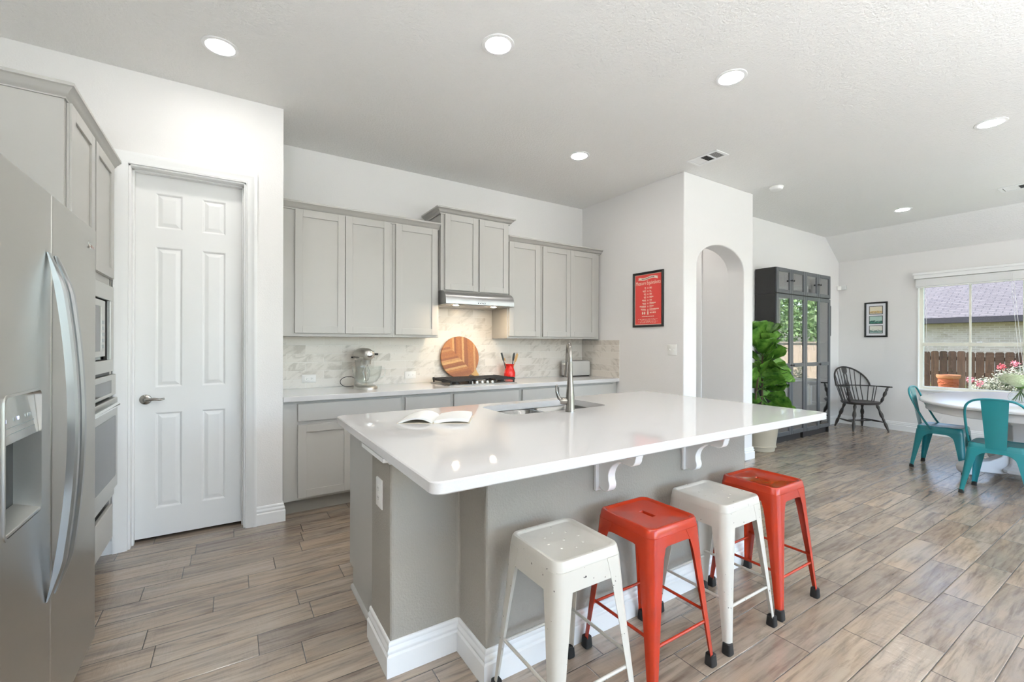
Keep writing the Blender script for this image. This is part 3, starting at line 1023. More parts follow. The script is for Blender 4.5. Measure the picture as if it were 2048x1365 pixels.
for y in (y0 + 0.06, y1 - 0.20):
    mb.box(OX + 0.03, OX + 0.06, y - 0.012, y + 0.012, hz - 0.008, hz + 0.008)
mb.build('handle', 'chrome', t, smooth=40)
MB(FX(OX)).box(y0, y1 - 0.01, 0.392, 0.44, 0.001, 0.02).build('vent_grille', 'oven steel', t, bevel=0.003)

# --- refrigerator
FXX = -0.47
FY0, FYS, FY1, FZ = 1.548, 1.928, 2.462, 1.78
t = thing('refrigerator', 'stainless steel side-by-side refrigerator with ice dispenser', 'refrigerator', (-0.83, 2.0, 0))
MB().box(XL + 0.03, FXX - 0.075, FY0 + 0.004, FY1 - 0.004, 0.03, FZ - 0.015).build('body', 'fridge shell', t, bevel=0.004)
MB().box(XL + 0.1, FXX - 0.1, FY0 + 0.03, FY1 - 0.03, 0.0, 0.03).build('base', 'black', t)
MB().box(FXX - 0.11, FXX - 0.045, FY0 + 0.01, FY1 - 0.01, 0.03, 0.10).build('toe_grille', 'black', t, bevel=0.004)
# freezer door with a real recess for the dispenser
D0, D1, DZa, DZb = 1.585, 1.838, 0.824, 1.184
mb = MB()
xa, xb = FXX - 0.068, FXX
ya, yb, za, zb = FY0, FYS - 0.003, 0.105, FZ
fr_o = [(xb, ya, za), (xb, yb, za), (xb, yb, zb), (xb, ya, zb)]
inner = rrect((D1 - D0) / 2, (DZb - DZa) / 2, 0.018, 5, (D0 + D1) / 2, (DZa + DZb) / 2)
# face with hole: bridge outer rectangle corners to the quarter arcs
O = [mb.v(p) for p in fr_o]
I = [mb.v((xb, u, v)) for u, v in inner]
n = len(inner) // 4
# inner order: (+,+), (-,+), (-,-), (+,-) quadrants
quad = [I[i * n:(i + 1) * n] for i in range(4)]
oc = [O[2], O[3], O[0], O[1]]
for i in range(4):
    for k in range(n - 1):
        mb.f([oc[i], quad[i][k], quad[i][k + 1]])
    j = (i + 1) % 4
    mb.f([oc[i], quad[i][-1], quad[j][0], oc[j]])
B = [mb.v((xa, p[1], p[2])) for p in fr_o]
for k in range(4):
    mb.f([O[k], O[(k + 1) % 4], B[(k + 1) % 4], B[k]])
mb.f(B)
fd = mb.build('freezer_door', 'fridge steel', t, bevel=0.006, seg=3)
MB().box(xa, xb, FYS + 0.003, FY1, za, zb).build('fridge_door', 'fridge steel', t, bevel=0.006, seg=3)
# dispenser
dp = MB(FX(FXX))
ring_o = rrect((D1 - D0) / 2 + 0.003, (DZb - DZa) / 2 + 0.003, 0.02, 5, (D0 + D1) / 2, (DZa + DZb) / 2)
ring_i = rrect((D1 - D0) / 2 - 0.004, (DZb - DZa) / 2 - 0.004, 0.015, 5, (D0 + D1) / 2, (DZa + DZb) / 2)
dp.loft([[(u, v, -0.002) for u, v in ring_o], [(u, v, 0.003) for u, v in ring_o], [(u, v, 0.003) for u, v in ring_i], [(u, v, -0.06) for u, v in ring_i]], cap=False)
dpo = dp.build('dispenser_frame', 'fridge steel', fd, smooth=50)
MB(FX(FXX)).loft([[(u, v, -0.055) for u, v in ring_i], [(u, v, -0.058) for u, v in ring_i]]).build('dispenser_recess', 'dispenser recess', fd)
# sloping control panel above, drip tray below
mb = MB(FX(FXX))
mb.prism([(1.062, -0.004), (1.176, -0.016), (1.176, -0.054), (1.062, -0.054)], 'x', D0 + 0.006, D1 - 0.006) if False else None
mb.loft([[(y, 1.058, -0.003), (y, 1.178, -0.014), (y, 1.178, -0.054), (y, 1.058, -0.054)] for y in (D0 + 0.005, D1 - 0.005)])
mb.build('dispenser_panel', 'dispenser panel steel', fd, bevel=0.002)
for y in (D0 + 0.035, D0 + 0.115):
    MB(FX(FXX)).box(y, y + 0.006, 1.113, 1.122, -0.0085, -0.0072).build('indicator_light', 'led blue', fd)
for y in (D0 + 0.085, D0 + 0.165, D0 + 0.185, D0 + 0.2):
    MB(FX(FXX)).box(y, y + 0.006, 1.113, 1.122, -0.0088, -0.0075).build('panel_icon', 'aluminium grey', fd)
for z in (1.082, 1.098):
    MB(FX(FXX)).box(D0 + 0.03, D0 + 0.225, z, z + 0.0012, -0.0065 - (z - 1.082) * 0.1, -0.005 - (z - 1.082) * 0.1).build('panel_line', 'aluminium grey', fd)
mb = MB(FX(FXX))
mb.loft([[(y, 0.829, 0.002), (y, 0.838, 0.002), (y, 0.856, -0.054), (y, 0.829, -0.054)] for y in (D0 + 0.006, D1 - 0.006)])
mb.build('drip_tray', 'fridge steel', fd, bevel=0.002)
MB(FX(FXX)).loft([[(D0 + 0.09, 0.90, -0.05), (D0 + 0.16, 0.90, -0.05), (D0 + 0.16, 0.898, -0.035), (D0 + 0.09, 0.898, -0.035)],
                  [(D0 + 0.10, 1.05, -0.05), (D0 + 0.15, 1.05, -0.05), (D0 + 0.15, 1.05, -0.042), (D0 + 0.10, 1.05, -0.042)]]).build('dispenser_paddle', 'dispenser recess', fd)
for yc, z0, z1 in ((1.893, 0.532, 1.592), (1.966, 0.525, 1.592)):
    N = 36
    mb = MB()
    rings = []
    for k in range(N + 1):
        s_ = k / N
        z = z0 + (z1 - z0) * s_
        en = min(1.0, min(s_, 1 - s_) / 0.10)
        bow = 0.046 * math.sin(PI * s_) ** 0.85 if 0 < s_ < 1 else 0.0
        th = 0.004 + 0.020 * en
        xo = FXX + 0.001 + bow
        hw0, hw1 = 0.015, 0.016
        rings.append([(xo, yc - hw0, z), (xo + th * 0.75, yc - hw0, z), (xo + th, yc - hw0 + 0.006, z), (xo + th, yc + hw1 - 0.005, z), (xo + th * 0.75, yc + hw1, z), (xo, yc + hw1, z)])
    mb.loft(rings)
    mb.build('handle', 'aluminium grey', t, smooth=35)
# small chrome script badge with a swirl
mb = MB(FX(FXX))
sw = []
for k in range(15):
    a = math.radians(120 + 260 * k / 14)
    sw.append((2.352 + 0.017 * math.cos(a), 1.706 + 0.016 * math.sin(a), 0.0025))
mb.tube(sw, [0.0008 + 0.0012 * math.sin(PI * k / 14) for k in range(15)], 6)
for k, (h, w) in enumerate(((0.012, 0.004), (0.016, 0.003), (0.010, 0.004), (0.012, 0.004), (0.010, 0.004), (0.015, 0.003), (0.009, 0.004))):
    y = 2.350 + k * 0.0105
    mb.tube([(y, 1.694 + h, 0.0025), (y + w * 0.4, 1.694, 0.0025), (y + w * 1.6, 1.694 + h * 0.6, 0.0025)], 0.0011, 6)
mb.build('badge', 'chrome', t, smooth=40)
# ================================================================ island
IX0, IX1, IY0, IY1 = 0.493, 2.989, 1.197, 2.590
t = thing('kitchen_island', 'island base of grey cabinets and plastered knee wall under the white top', 'island', (1.74, 1.95, 0))
LX0, LX1 = 0.837, 2.632          # projecting middle of the knee wall
KX0, KX1 = 0.537, 2.945
KY, KF, KB = 1.737, 1.495, 2.02
mb = MB()
mb.prism([(KX0, KY), (LX0, KY), (LX0, KF), (LX1, KF), (LX1, KY), (KX1, KY), (KX1, KB), (KX0, KB)], 'z', 0, 0.8735)
mb.build('knee_wall', 'shaded wall paint', t, bevel=0.014, seg=3)
mb = MB()
mb.sweep([(KX0, KB + 0.0), (KX0, KY), (LX0, KY), (LX0, KF), (LX1, KF), (LX1, KY), (KX1, KY), (KX1, KB)], [(-d, w) for d, w in BASE])
mb.build('baseboard', 'white trim', t, smooth=50)
CAP = [(0, 0), (0.006, 0), (0.012, 0.008), (0.032, 0.016), (0.043, 0.020), (0.043, 0.036), (0, 0.036)]
mb = MB()
mb.sweep([(KX0, KB), (KX0, KY), (LX0, KY)], [(-d, w) for d, w in CAP], z=0.8375)
mb.sweep([(LX1, KY), (KX1, KY), (KX1, KB)], [(-d, w) for d, w in CAP], z=0.8375)
mb.build('cap_molding', 'white trim', t, smooth=40)
px0, px1 = 0.562, 2.92
for xa_ in (px0, px1 - 0.018):
    MB().prism([(2.02, 0), (2.478, 0), (2.478, 0.10), (2.556, 0.10), (2.556, 0.8735), (2.02, 0.8735)], 'x', xa_, xa_ + 0.018).build('end_panel', GR, t, bevel=0.0015)
mb = MB()
for x0, x1, y0, y1 in ((px0 + 0.018, 1.30, 2.02, 2.545), (2.13, px1 - 0.018, 2.02, 2.545), (1.30, 2.13, 2.525, 2.545), (1.30, 2.13, 2.02, 2.04)):
    mb.box(x0, x1, y0, y1, 0.10, 0.872)
mb.box(1.30, 2.13, 2.04, 2.525, 0.10, 0.12)
mb.build('cabinet_box', GR, t)
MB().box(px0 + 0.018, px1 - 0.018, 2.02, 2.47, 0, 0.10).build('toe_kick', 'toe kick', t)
MB().sweep([(px0, 2.478), (px0, KB + 0.003)], [(0, 0), (-0.014, 0), (-0.014, 0.006), (-0.008, 0.016), (0, 0.018)]).build('shoe_molding', GR, t, smooth=50)
for a, b in ((0.60, 0.94), (0.95, 1.29), (1.31, 1.71), (1.72, 2.12), (2.14, 2.51), (2.52, 2.88)):
    shaker(MB(frame((0, 2.545, 0), (1, 0, 0), (0, 0, 1), (0, 1, 0))), a, b, 0.13, 0.86, 0.001).build('door', GR, t, bevel=0.0015)
# corbels: scrolled brackets under the overhang
def corbel(xc):
    # profile in (y, z): wall at KF
    P = [(KF, 0.8735), (1.270, 0.8735), (1.262, 0.862), (1.262, 0.845)]
    def arc(cy, cz, r, a0, a1, n=8, ry=None):
        for k in range(n + 1):
            a = math.radians(a0 + (a1 - a0) * k / n)
            P.append((cy + r * math.cos(a), cz + (ry or r) * math.sin(a)))
    arc(1.300, 0.836, 0.034, 180, 285, 7)
    arc(1.350, 0.770, 0.036, 95, 60, 4, 0.038)
    arc(1.340, 0.722, 0.082, 62, 8, 7, 0.082)
    P.append((1.420, 0.712))
    arc(1.446, 0.690, 0.032, 160, 285, 8, 0.034)
    P.append((1.474, 0.668)); P.append((KF, 0.668))
    pl = [(KF, 0.8735), (KF - 0.016, 0.8735), (KF - 0.016, 0.652), (KF, 0.652)]
    mb = MB()
    mb.prism(P, 'x', xc - 0.022, xc + 0.022)
    mb.prism(pl, 'x', xc - 0.040, xc + 0.040)
    mb.build('corbel', 'white trim', t, smooth=40, bevel=0.0025)
corbel(1.435); corbel(2.06)

# worktop with a cut-out for the undermount sink
SX0, SX1, SY0, SY1 = 1.335, 2.095, 2.095, 2.485
mb = MB()
out = rrect((IX1 - IX0) / 2, (IY1 - IY0) / 2, 0.035, 6, (IX0 + IX1) / 2, (IY0 + IY1) / 2)
inn = rrect((SX1 - SX0) / 2, (SY1 - SY0) / 2, 0.075, 6, (SX0 + SX1) / 2, (SY0 + SY1) / 2)
def ring(pts, z): return [mb.v((x, y, z)) for x, y in pts]
e = 0.004
def inset(pts, c, hx, hy, d):
    return [(c[0] + (x - c[0]) * (hx - d) / hx, c[1] + (y - c[1]) * (hy - d) / hy) for x, y in pts]
co = ((IX0 + IX1) / 2, (IY0 + IY1) / 2)
o_in = inset(out, co, (IX1 - IX0) / 2, (IY1 - IY0) / 2, e)
R = [ring(inn, 0.874), ring(inn, 0.914), ring(o_in, 0.914), ring(out, 0.910), ring(out, 0.878), ring(o_in, 0.874)]
nn = len(out)
for i in range(len(R)):
    a, b = R[i], R[(i + 1) % len(R)]
    for k in range(nn):
        mb.f([a[k], a[(k + 1) % nn], b[(k + 1) % nn], b[k]])
tag(mb.build('island_countertop', 'quartz', smooth=30, origin=(co[0], co[1], 0.874)), 'thick white quartz top of the kitchen island with sink cut-out', 'countertop')

t = thing('kitchen_sink', 'stainless steel double bowl sink under the island top', 'sink', ((SX0 + SX1) / 2, (SY0 + SY1) / 2, 0.66))
mb = MB()
def bowl(mb, x0, x1, y0, y1):
    cx, cy, hx, hy = (x0 + x1) / 2, (y0 + y1) / 2, (x1 - x0) / 2, (y1 - y0) / 2
    mb.loft([[(x, y, z) for x, y in rrect(hx - d, hy - d, max(0.07 - d * 0.4, 0.03), 6, cx, cy)] for d, z in ((0, 0.8725), (0.003, 0.868), (0.008, 0.72), (0.018, 0.69), (0.045, 0.68))], cap=False)
    rr = rrect(hx - 0.045, hy - 0.045, 0.05, 6, cx, cy)
    mb.f([mb.v((x, y, 0.68)) for x, y in rr])
m = 1.712
for k, (a, b) in enumerate(((SX0 + 0.001, m - 0.014), (m + 0.014, SX1 - 0.001))):
    mb = MB(); bowl(mb, a, b, SY0 + 0.001, SY1 - 0.001)
    bo = mb.build('bowl', 'sink steel', t, smooth=50, norm=False)
    MB().lathe([(0.001, 0), (0.042, 0), (0.044, 0.003), (0.038, 0.004), (0.03, 0.001), (0.001, 0.001)], ((a + b) / 2, (SY0 + SY1) / 2, 0.6805), 20).build('drain', 'chrome', bo, smooth=40)
MB().box(m - 0.016, m + 0.016, SY0 + 0.03, SY1 - 0.03, 0.862, 0.8715).build('divider', 'sink steel', t, bevel=0.006)

fx, fy = 1.703, 2.028
t = thing('kitchen_faucet', 'tall brushed steel pull-down faucet beside the island sink', 'faucet', (fx, fy, 0.914))
mb = MB()
mb.lathe([(0.001, 0), (0.029, 0), (0.029, 0.010), (0.0265, 0.03), (0.0255, 0.09), (0.019, 0.16), (0.0135, 0.235), (0.012, 0.30)], (fx, fy, 0.9142), 24)
sx_, sy_ = 0.56, 0.83            # the spout reaches over the sink
pts = [(fx, fy, 1.21)]
for k in range(13):
    a = PI * k / 12 * 0.94
    q = 0.082 * (1 - math.cos(a))
    pts.append((fx + sx_ * q, fy + sy_ * q, 1.21 + 0.105 * math.sin(a)))
lx, ly, lz = pts[-1]
pts.append((lx + sx_ * 0.006, ly + sy_ * 0.006, lz - 0.03))
mb.tube(pts, 0.0125, 14)
mb.build('spout', 'satin nickel', t, smooth=40)
MB().lathe([(0.001, 0), (0.0125, 0), (0.0145, 0.03), (0.019, 0.085), (0.0195, 0.10), (0.016, 0.104), (0.001, 0.104)], (lx + sx_ * 0.005, ly + sy_ * 0.005, lz - 0.02), 18, (sx_ * 0.12, sy_ * 0.12, -1)).build('spray_head', 'satin nickel', t, smooth=40)
mb = MB()
ax_, ay_ = -0.80, 0.60
def lv(q, z): return (fx + ax_ * q, fy + ay_ * q, z)
mb.lathe([(0.001, 0), (0.021, 0), (0.021, 0.035), (0.016, 0.048), (0.001, 0.05)], lv(0.01, 0.976), 18, (ax_, ay_, 0))
mb.tube([lv(0.045, 0.978), lv(0.066, 0.995), lv(0.080, 1.03), lv(0.082, 1.062), lv(0.074, 1.070)], [0.012, 0.010, 0.008, 0.007, 0.006], 10)
mb.build('lever', 'satin nickel', t, smooth=40)

# open book
t = thing('open_book', 'open paperback cookbook lying face up on the island top', 'book', (0.98, 2.12, 0.914))
Mb = Matrix.Translation((0.922, 2.184, 0.9142)) @ Matrix.Rotation(math.radians(-32), 4, 'Z') @ Matrix.Diagonal((0.97, 1, 1, 1))
def page_block(side):
    mb = MB(Mb)
    n = 16
    top, bot = [], []
    for k in range(n + 1):
        s_ = k / n
        u = side * (0.004 + 0.178 * s_)
        if side < 0:
            zt = 0.004 + 0.032 * math.sin(PI * min(1, s_ * 1.02)) ** 0.75 * (1 - 0.38 * s_)
            th = 0.009
        else:
            zt = 0.006 + 0.022 * math.sin(PI * min(1.0, 0.1 + s_ * 0.62)) ** 0.9
            th = 0.016
        top.append((u, zt)); bot.append((u, max(zt - th, 0.0015) if side < 0 else max(0.0015, zt - th)))
    prof = top + bot[::-1]
    mb.loft([[(u, v, z) for u, z in prof] for v in (-0.12, 0.12)])
    return mb
page_block(-1).build('page_block', 'paper', t, smooth=40)
page_block(1).build('page_block', 'paper', t, smooth=40)
mb = MB(Mb)
mb.loft([[(-0.188, -0.124, 0), (-0.05, -0.124, 0), (0.0, -0.124, 0), (0.188, -0.124, 0), (0.188, -0.124, 0.0014), (0.0, -0.124, 0.003), (-0.05, -0.124, 0.0014), (-0.188, -0.124, 0.0014)],
         [(-0.188, 0.124, 0), (-0.05, 0.124, 0), (0.0, 0.124, 0), (0.188, 0.124, 0), (0.188, 0.124, 0.0014), (0.0, 0.124, 0.003), (-0.05, 0.124, 0.0014), (-0.188, 0.124, 0.0014)]])
mb.build('cover', 'page edges', t)
mb = MB(Mb)
r2 = random.Random(3)
for k in range(7):
    v = -0.10 + 0.03 * k
    if k in (2, 5): continue
    L_ = r2.uniform(0.02, 0.05)
    u0 = 0.06 + r2.uniform(0, 0.05)
    mb.loft([[(u, v, 0.0286 - (u - 0.09) ** 2 * 0.9 + 0.0004) for u in (u0, u0 + L_)], [(u, v + 0.004, 0.0286 - (u - 0.09) ** 2 * 0.9 + 0.0004) for u in (u0, u0 + L_)]], cap=False, closed=False)
mb.build('print', 'poster shade', t) if False else mb.bm.free()

# ================================================================ things on the back worktop
CT = 0.914
# round chevron board leaning on the backsplash
RB = 0.224
tilt = math.radians(5)
cb = thing('cutting_board', 'large round chevron-pattern wooden board leaning on the backsplash behind the cooktop', 'cutting board', (2.085, 4.235, CT + 0.035))
def disc(r, d0, d1, seg=56):
    mb = MB()
    mb.lathe([(0.001, d0), (r - 0.004, d0), (r, d0 + 0.004), (r, d1 - 0.004), (r - 0.004, d1), (0.001, d1)], (0, 0, 0), seg, (0, -1, 0))
    return mb
ORG[cb.name] = Vector((0, 0, 0))
cb.location = (2.068, 4.290, CT + 0.029 + RB * math.cos(tilt))
cb.rotation_euler = (-tilt, 0, 0)
mb = disc(RB, 0.0, 0.020)
mb.build('board', 'chevron wood', cb, smooth=40)
hd = MB()
a = math.radians(-46)
ux, uz = math.cos(a), math.sin(a)
hp = [(RB - 0.02, -0.05), (RB + 0.03, -0.028), (RB + 0.062, -0.026), (RB + 0.072, -0.012), (RB + 0.072, 0.012), (RB + 0.062, 0.026), (RB + 0.03, 0.028), (RB - 0.02, 0.05)]
hd.loft([[(p * ux - q * uz, -w, p * uz + q * ux) for p, q in hp] for w in (0.002, 0.018)])
hd.build('handle', 'wood light', cb, bevel=0.002)

# stand mixer
MX, MY = 1.012, 4.06
mx = thing('stand_mixer', 'silver stand mixer with a glass bowl', 'stand mixer', (MX, MY, CT))
ORG[mx.name] = Vector((0, 0, 0))
mx.rotation_euler = (0, 0, math.radians(-88))
# local frame: +x is the front (bowl side)
mb = MB()
def base_ring(s_, z):
    pts = []
    for k in range(36):
        a = 2 * PI * k / 36
        x = math.cos(a) * 0.165 * s_ ; y = math.sin(a) * (0.105 if math.cos(a) > 0 else 0.085) * s_
        pts.append((x + 0.015, y, z))
    return pts
mb.loft([base_ring(1.0, 0.0), base_ring(1.0, 0.012), base_ring(0.95, 0.024), base_ring(0.80, 0.030)])
mb.build('base', 'silver paint', mx, smooth=45)
mb = MB()
rings = []
for z, xc, hx, hy in ((0.02, -0.105, 0.05, 0.058), (0.06, -0.11, 0.042, 0.05), (0.13, -0.108, 0.038, 0.044), (0.20, -0.098, 0.044, 0.046), (0.245, -0.09, 0.06, 0.05)):
    rings.append([(x, y, z) for x, y in rrect(hx, hy, min(hx, hy) * 0.8, 5, xc, 0)])
mb.loft(rings)
mb.build('column', 'silver paint', mx, smooth=50)
mb = MB()
prof = [(-0.180, 0.004), (-0.176, 0.028), (-0.165, 0.045), (-0.14, 0.060), (-0.09, 0.069), (-0.02, 0.071), (0.05, 0.069), (0.10, 0.063), (0.14, 0.054), (0.158, 0.044), (0.164, 0.03), (0.166, 0.004)]
rings = []
for x, r in prof:
    rings.append([(x, r * 0.95 * math.cos(2 * PI * k / 24), 0.300 + r * 0.86 * math.sin(2 * PI * k / 24) * (1.0 if math.sin(2 * PI * k / 24) > 0 else 0.95)) for k in range(24)])
mb.loft(rings)
mb.lathe([(0.001, 0), (0.034, 0), (0.036, 0.02), (0.04, 0.05)], (0.085, 0, 0.215), 20)
mb.build('head', 'silver paint', mx, smooth=50)
mb = MB().lathe([(0.001, 0), (0.026, 0), (0.026, 0.008), (0.020, 0.012), (0.001, 0.012)], (0.163, 0, 0.302), 20, (1, 0, 0))
mb.build('hub_cap', 'chrome', mx, smooth=40)
mb = MB()
mb.tube([(0.125, 0.052, 0.305), (0.14, 0.082, 0.305)], 0.009, 10)
mb.tube([(-0.12, -0.064, 0.272), (-0.12, -0.082, 0.272)], 0.008, 10)
mb.build('knob', 'black', mx, smooth=40)
mb = MB()
bandp = []
for sgn in (-1, 1):
    bandp = []
    for x in (-0.15, -0.10, -0.03, 0.04, 0.10, 0.135):
        i = min(range(len(prof)), key=lambda q: abs(prof[q][0] - x))
        bandp.append((x, sgn * (prof[i][1] * 0.95 * 0.93 + 0.001), 0.277))
    mb.tube(bandp, 0.006, 6, flat=(1.0, 0.5))
mb.build('trim_band', 'chrome', mx, smooth=40)
mb = MB()
for k in range(9):
    mb.box(-0.035 + k * 0.011, -0.028 + k * 0.011, -0.0690, -0.0675, 0.274, 0.279 + 0.003 * (k % 2))
mb.build('badge_marks', 'black', mx)
mb = MB()
bc = (0.085, 0, 0.034)
outp = [(0.001, 0), (0.05, 0), (0.052, 0.006), (0.046, 0.012), (0.085, 0.03), (0.113, 0.07), (0.124, 0.12), (0.128, 0.165), (0.125, 0.165), (0.121, 0.12), (0.110, 0.073), (0.082, 0.034), (0.04, 0.018), (0.001, 0.017)]
mb.lathe(outp, bc, 32, cap=False)
mb.tube([(0.085, 0.125, 0.182), (0.085, 0.155, 0.176), (0.085, 0.166, 0.145), (0.085, 0.150, 0.105), (0.085, 0.112, 0.088)], [0.009, 0.008, 0.008, 0.008, 0.009], 10)
mb.build('bowl', 'thin glass', mx, smooth=50)
mb = MB()
for k in range(3):
    a = 2 * PI * k / 3
    mb.tube([(0.085, 0, 0.22), (0.085 + 0.035 * math.cos(a), 0.035 * math.sin(a), 0.15), (0.085 + 0.02 * math.cos(a), 0.02 * math.sin(a), 0.08), (0.085, 0, 0.07)], 0.0025, 6)
mb.build('beater', 'chrome', mx, smooth=50)
mb = MB()
mb.M = (Matrix.Translation((MX, MY, CT + 0.0003)) @ Matrix.Rotation(math.radians(-88), 4, 'Z')).inverted()
cp = [(1.0, 4.15, CT + 0.05)]
for k in range(20):
    a = math.radians(50 + 250 * k / 19)
    cp.append((0.905 + 0.072 * math.cos(a), 4.17 + 0.02 * math.sin(a * 0.5), CT + 0.052 + 0.046 * math.sin(a)))
cp += [(0.965, 4.15, CT + 0.005), (0.99, 4.10, CT + 0.0045), (1.02, 4.07, CT + 0.0045)]
for _ in range(2):
    nw = [cp[0]]
    for p_, q_ in zip(cp, cp[1:]):
        P_, Q_ = Vector(p_), Vector(q_)
        nw += [tuple(P_ * 0.75 + Q_ * 0.25), tuple(P_ * 0.25 + Q_ * 0.75)]
    nw.append(cp[-1]); cp = nw
mb.tube(cp, 0.0032, 8)
mb.build('power_cord', 'black', mx, smooth=60)
mx.location = (MX, MY, CT + 0.0003)

# red utensil crock with utensils
JX, JY = 2.642, 4.195
t = thing('utensil_crock', 'glossy red ceramic utensil crock beside the cooktop', 'crock', (JX, JY, CT))
MB().lathe([(0.001, 0.001), (0.052, 0.001), (0.060, 0.02), (0.064, 0.05), (0.060, 0.085), (0.048, 0.12), (0.042, 0.140), (0.046, 0.160), (0.053, 0.170), (0.049, 0.169), (0.039, 0.142), (0.045, 0.118), (0.056, 0.085), (0.06, 0.05), (0.05, 0.012), (0.001, 0.011)], (JX, JY, CT), 32, cap=False).build('pot', 'red glaze', t, smooth=50)
mb = MB()
for a in (-95, -60, -130):
    b = math.radians(a)
    mb.tube([(JX + 0.064 * math.cos(b + 0.2 * (q - 1)), JY + 0.064 * math.sin(b + 0.2 * (q - 1)), CT + 0.068 + 0.014 * (q == 1)) for q in range(3)], 0.0035, 6)
mb.build('relief', 'red glaze', t, smooth=40)
def utensil(name, label, dx, dy, lean, head, mat, headmat, L=0.30):
    o = thing(name, label, 'utensil', (JX + dx, JY + dy, CT + 0.013))
    v = Vector((lean[0], lean[1], 1)).normalized()
    b = Vector((JX + dx, JY + dy, CT + 0.0135))
    mb = MB(); mb.tube([b, b + v * L * 0.7], 0.005, 8); mb.build('handle', mat, o, smooth=50)
    c = b + v * (L * 0.84)
    ax = v.cross(Vector((0, 1, 0))).normalized()
    nrm = ax.cross(v).normalized()
    mb = MB(frame(c, ax, v, nrm))
    hw, hl, th = head
    rings = []
    for k in range(9):
        s_ = -1 + 2 * k / 8
        w_ = hw * max(0.2, math.sqrt(max(0, 1 - (s_ * 0.96) ** 2))) if th >= 0 else hw
        T = abs(th)
        rings.append([(-w_, s_ * hl, -T), (w_, s_ * hl, -T), (w_, s_ * hl, T), (-w_, s_ * hl, T)])
    mb.loft(rings); mb.build('head', headmat, o, bevel=0.002)
    return o
utensil('spatula', 'slim black spatula, leftmost utensil in the red crock', -0.012, 0.006, (-0.30, 0.04), (0.011, 0.045, -0.003), 'black', 'black', 0.30)
utensil('wooden_spoon', 'thin wooden spoon behind the black spatula in the red crock', -0.004, 0.022, (-0.17, 0.10), (0.008, 0.02, 0.003), 'wood light', 'wood light', 0.25)
utensil('slotted_spoon', 'black slotted spoon in the middle of the red crock', 0.008, -0.004, (0.19, 0.02), (0.014, 0.05, 0.003), 'black', 'black', 0.285)
utensil('wooden_spatula', 'pale wooden spatula, rightmost utensil in the red crock', 0.016, 0.012, (0.36, 0.02), (0.017, 0.055, 0.003), 'wood light', 'wood light', 0.285)

# toaster
t = thing('toaster', 'light grey long-slot toaster in the worktop corner', 'toaster', (3.605, 4.19, CT))
mb = MB()
tx0, tx1, ty0, ty1 = 3.425, 3.795, 4.115, 4.265
mb.loft([[(x, y, z) for x, y in rrect((tx1 - tx0) / 2 - d, (ty1 - ty0) / 2 - d, 0.035, 6, (tx0 + tx1) / 2, (ty0 + ty1) / 2)] for d, z in ((0.004, CT + 0.012), (0.0, CT + 0.02), (0.0, CT + 0.175), (0.004, CT + 0.188), (0.014, CT + 0.193))])
mb.build('body', 'toaster body', t, smooth=40)
MB().box(tx0 + 0.02, tx1 - 0.02, ty0 + 0.015, ty1 - 0.015, CT + 0.0003, CT + 0.012).build('base', 'black', t)
MB().box(tx0 + 0.05, tx1 - 0.03, ty0 + 0.055, ty0 + 0.09, CT + 0.1932, CT + 0.1945).build('slot', 'dark slot', t)
MB().box(tx0 - 0.002, tx0 + 0.004, 4.17, 4.178, CT + 0.06, CT + 0.165).build('lever_track', 'dark slot', t)
MB().box(tx0 - 0.028, tx0 + 0.003, 4.152, 4.196, CT + 0.145, CT + 0.168).build('lever', 'chrome', t, bevel=0.005)
MB().lathe([(0.001, 0), (0.013, 0), (0.012, 0.018), (0.001, 0.019)], (tx0, 4.174, CT + 0.045), 16, (-1, 0, 0)).build('knob', 'chrome', t, smooth=40)

# outlets and switches
def outlet(label, Mx, horizontal=False, name='wall_outlet', hw=0.036, hh=0.058, kind='outlet'):
    o = bpy.data.objects.new(name, None); COL.objects.link(o); ORG[o.name] = Vector((0, 0, 0))
    tag(o, label, kind)
    o.matrix_world = Mx
    o.empty_display_size = 0.05
    a, b = (hh, hw) if horizontal else (hw, hh)
    MB().loft([[(u, v, w) for u, v in rrect(a - d, b - d, 0.004, 3)] for d, w in ((0, 0.0004), (0, 0.003), (0.003, 0.006))]).build('cover_plate', 'white plastic', o, smooth=40)
    return o
def sockets(o, horizontal):
    for s_ in (-1, 1):
        c = (s_ * 0.02, 0) if horizontal else (0, s_ * 0.02)
        f = MB().loft([[(u, v, w) for u, v in rrect(0.0145, 0.0145, 0.008, 4, *c)] for w in (0.005, 0.0075)]).build('socket', 'white plastic', o, smooth=40)
        mb = MB()
        for dx in (-0.005, 0.005):
            if horizontal: mb.box(c[0] - 0.004, c[0] + 0.004, dx - 0.001, dx + 0.001, 0.0072, 0.0079)
            else: mb.box(dx - 0.001, dx + 0.001, c[1] - 0.002, c[1] + 0.006, 0.0072, 0.0079)
        mb.lathe([(0.0004, 0), (0.0022, 0), (0.002, 0.0007)], (c[0] + (0.009 if horizontal else 0), c[1] - (0.0 if horizontal else 0.008), 0.0072), 10)
        mb.build('slots', 'dark slot', f)
o = outlet('white double outlet on the backsplash left of the stand mixer', frame((0.592, YB - 0.008, 0.997), (1, 0, 0), (0, 0, 1), (0, -1, 0)), True); sockets(o, True)
o = outlet('white double outlet on the backsplash between mixer and cutting board', frame((1.530, YB - 0.008, 0.997), (1, 0, 0), (0, 0, 1), (0, -1, 0)), True); sockets(o, True)
o = outlet('white double outlet on the left end of the island knee wall', frame((KX0, 1.885, 0.682), (0, -1, 0), (0, 0, 1), (-1, 0, 0)), False, hw=0.042, hh=0.062); sockets(o, False)
o = outlet('white double light switch below the red poster', frame((XR, 2.941, 1.255), (0, -1, 0), (0, 0, 1), (-1, 0, 0)), False, 'light_switch', 0.057, 0.057, 'light switch')
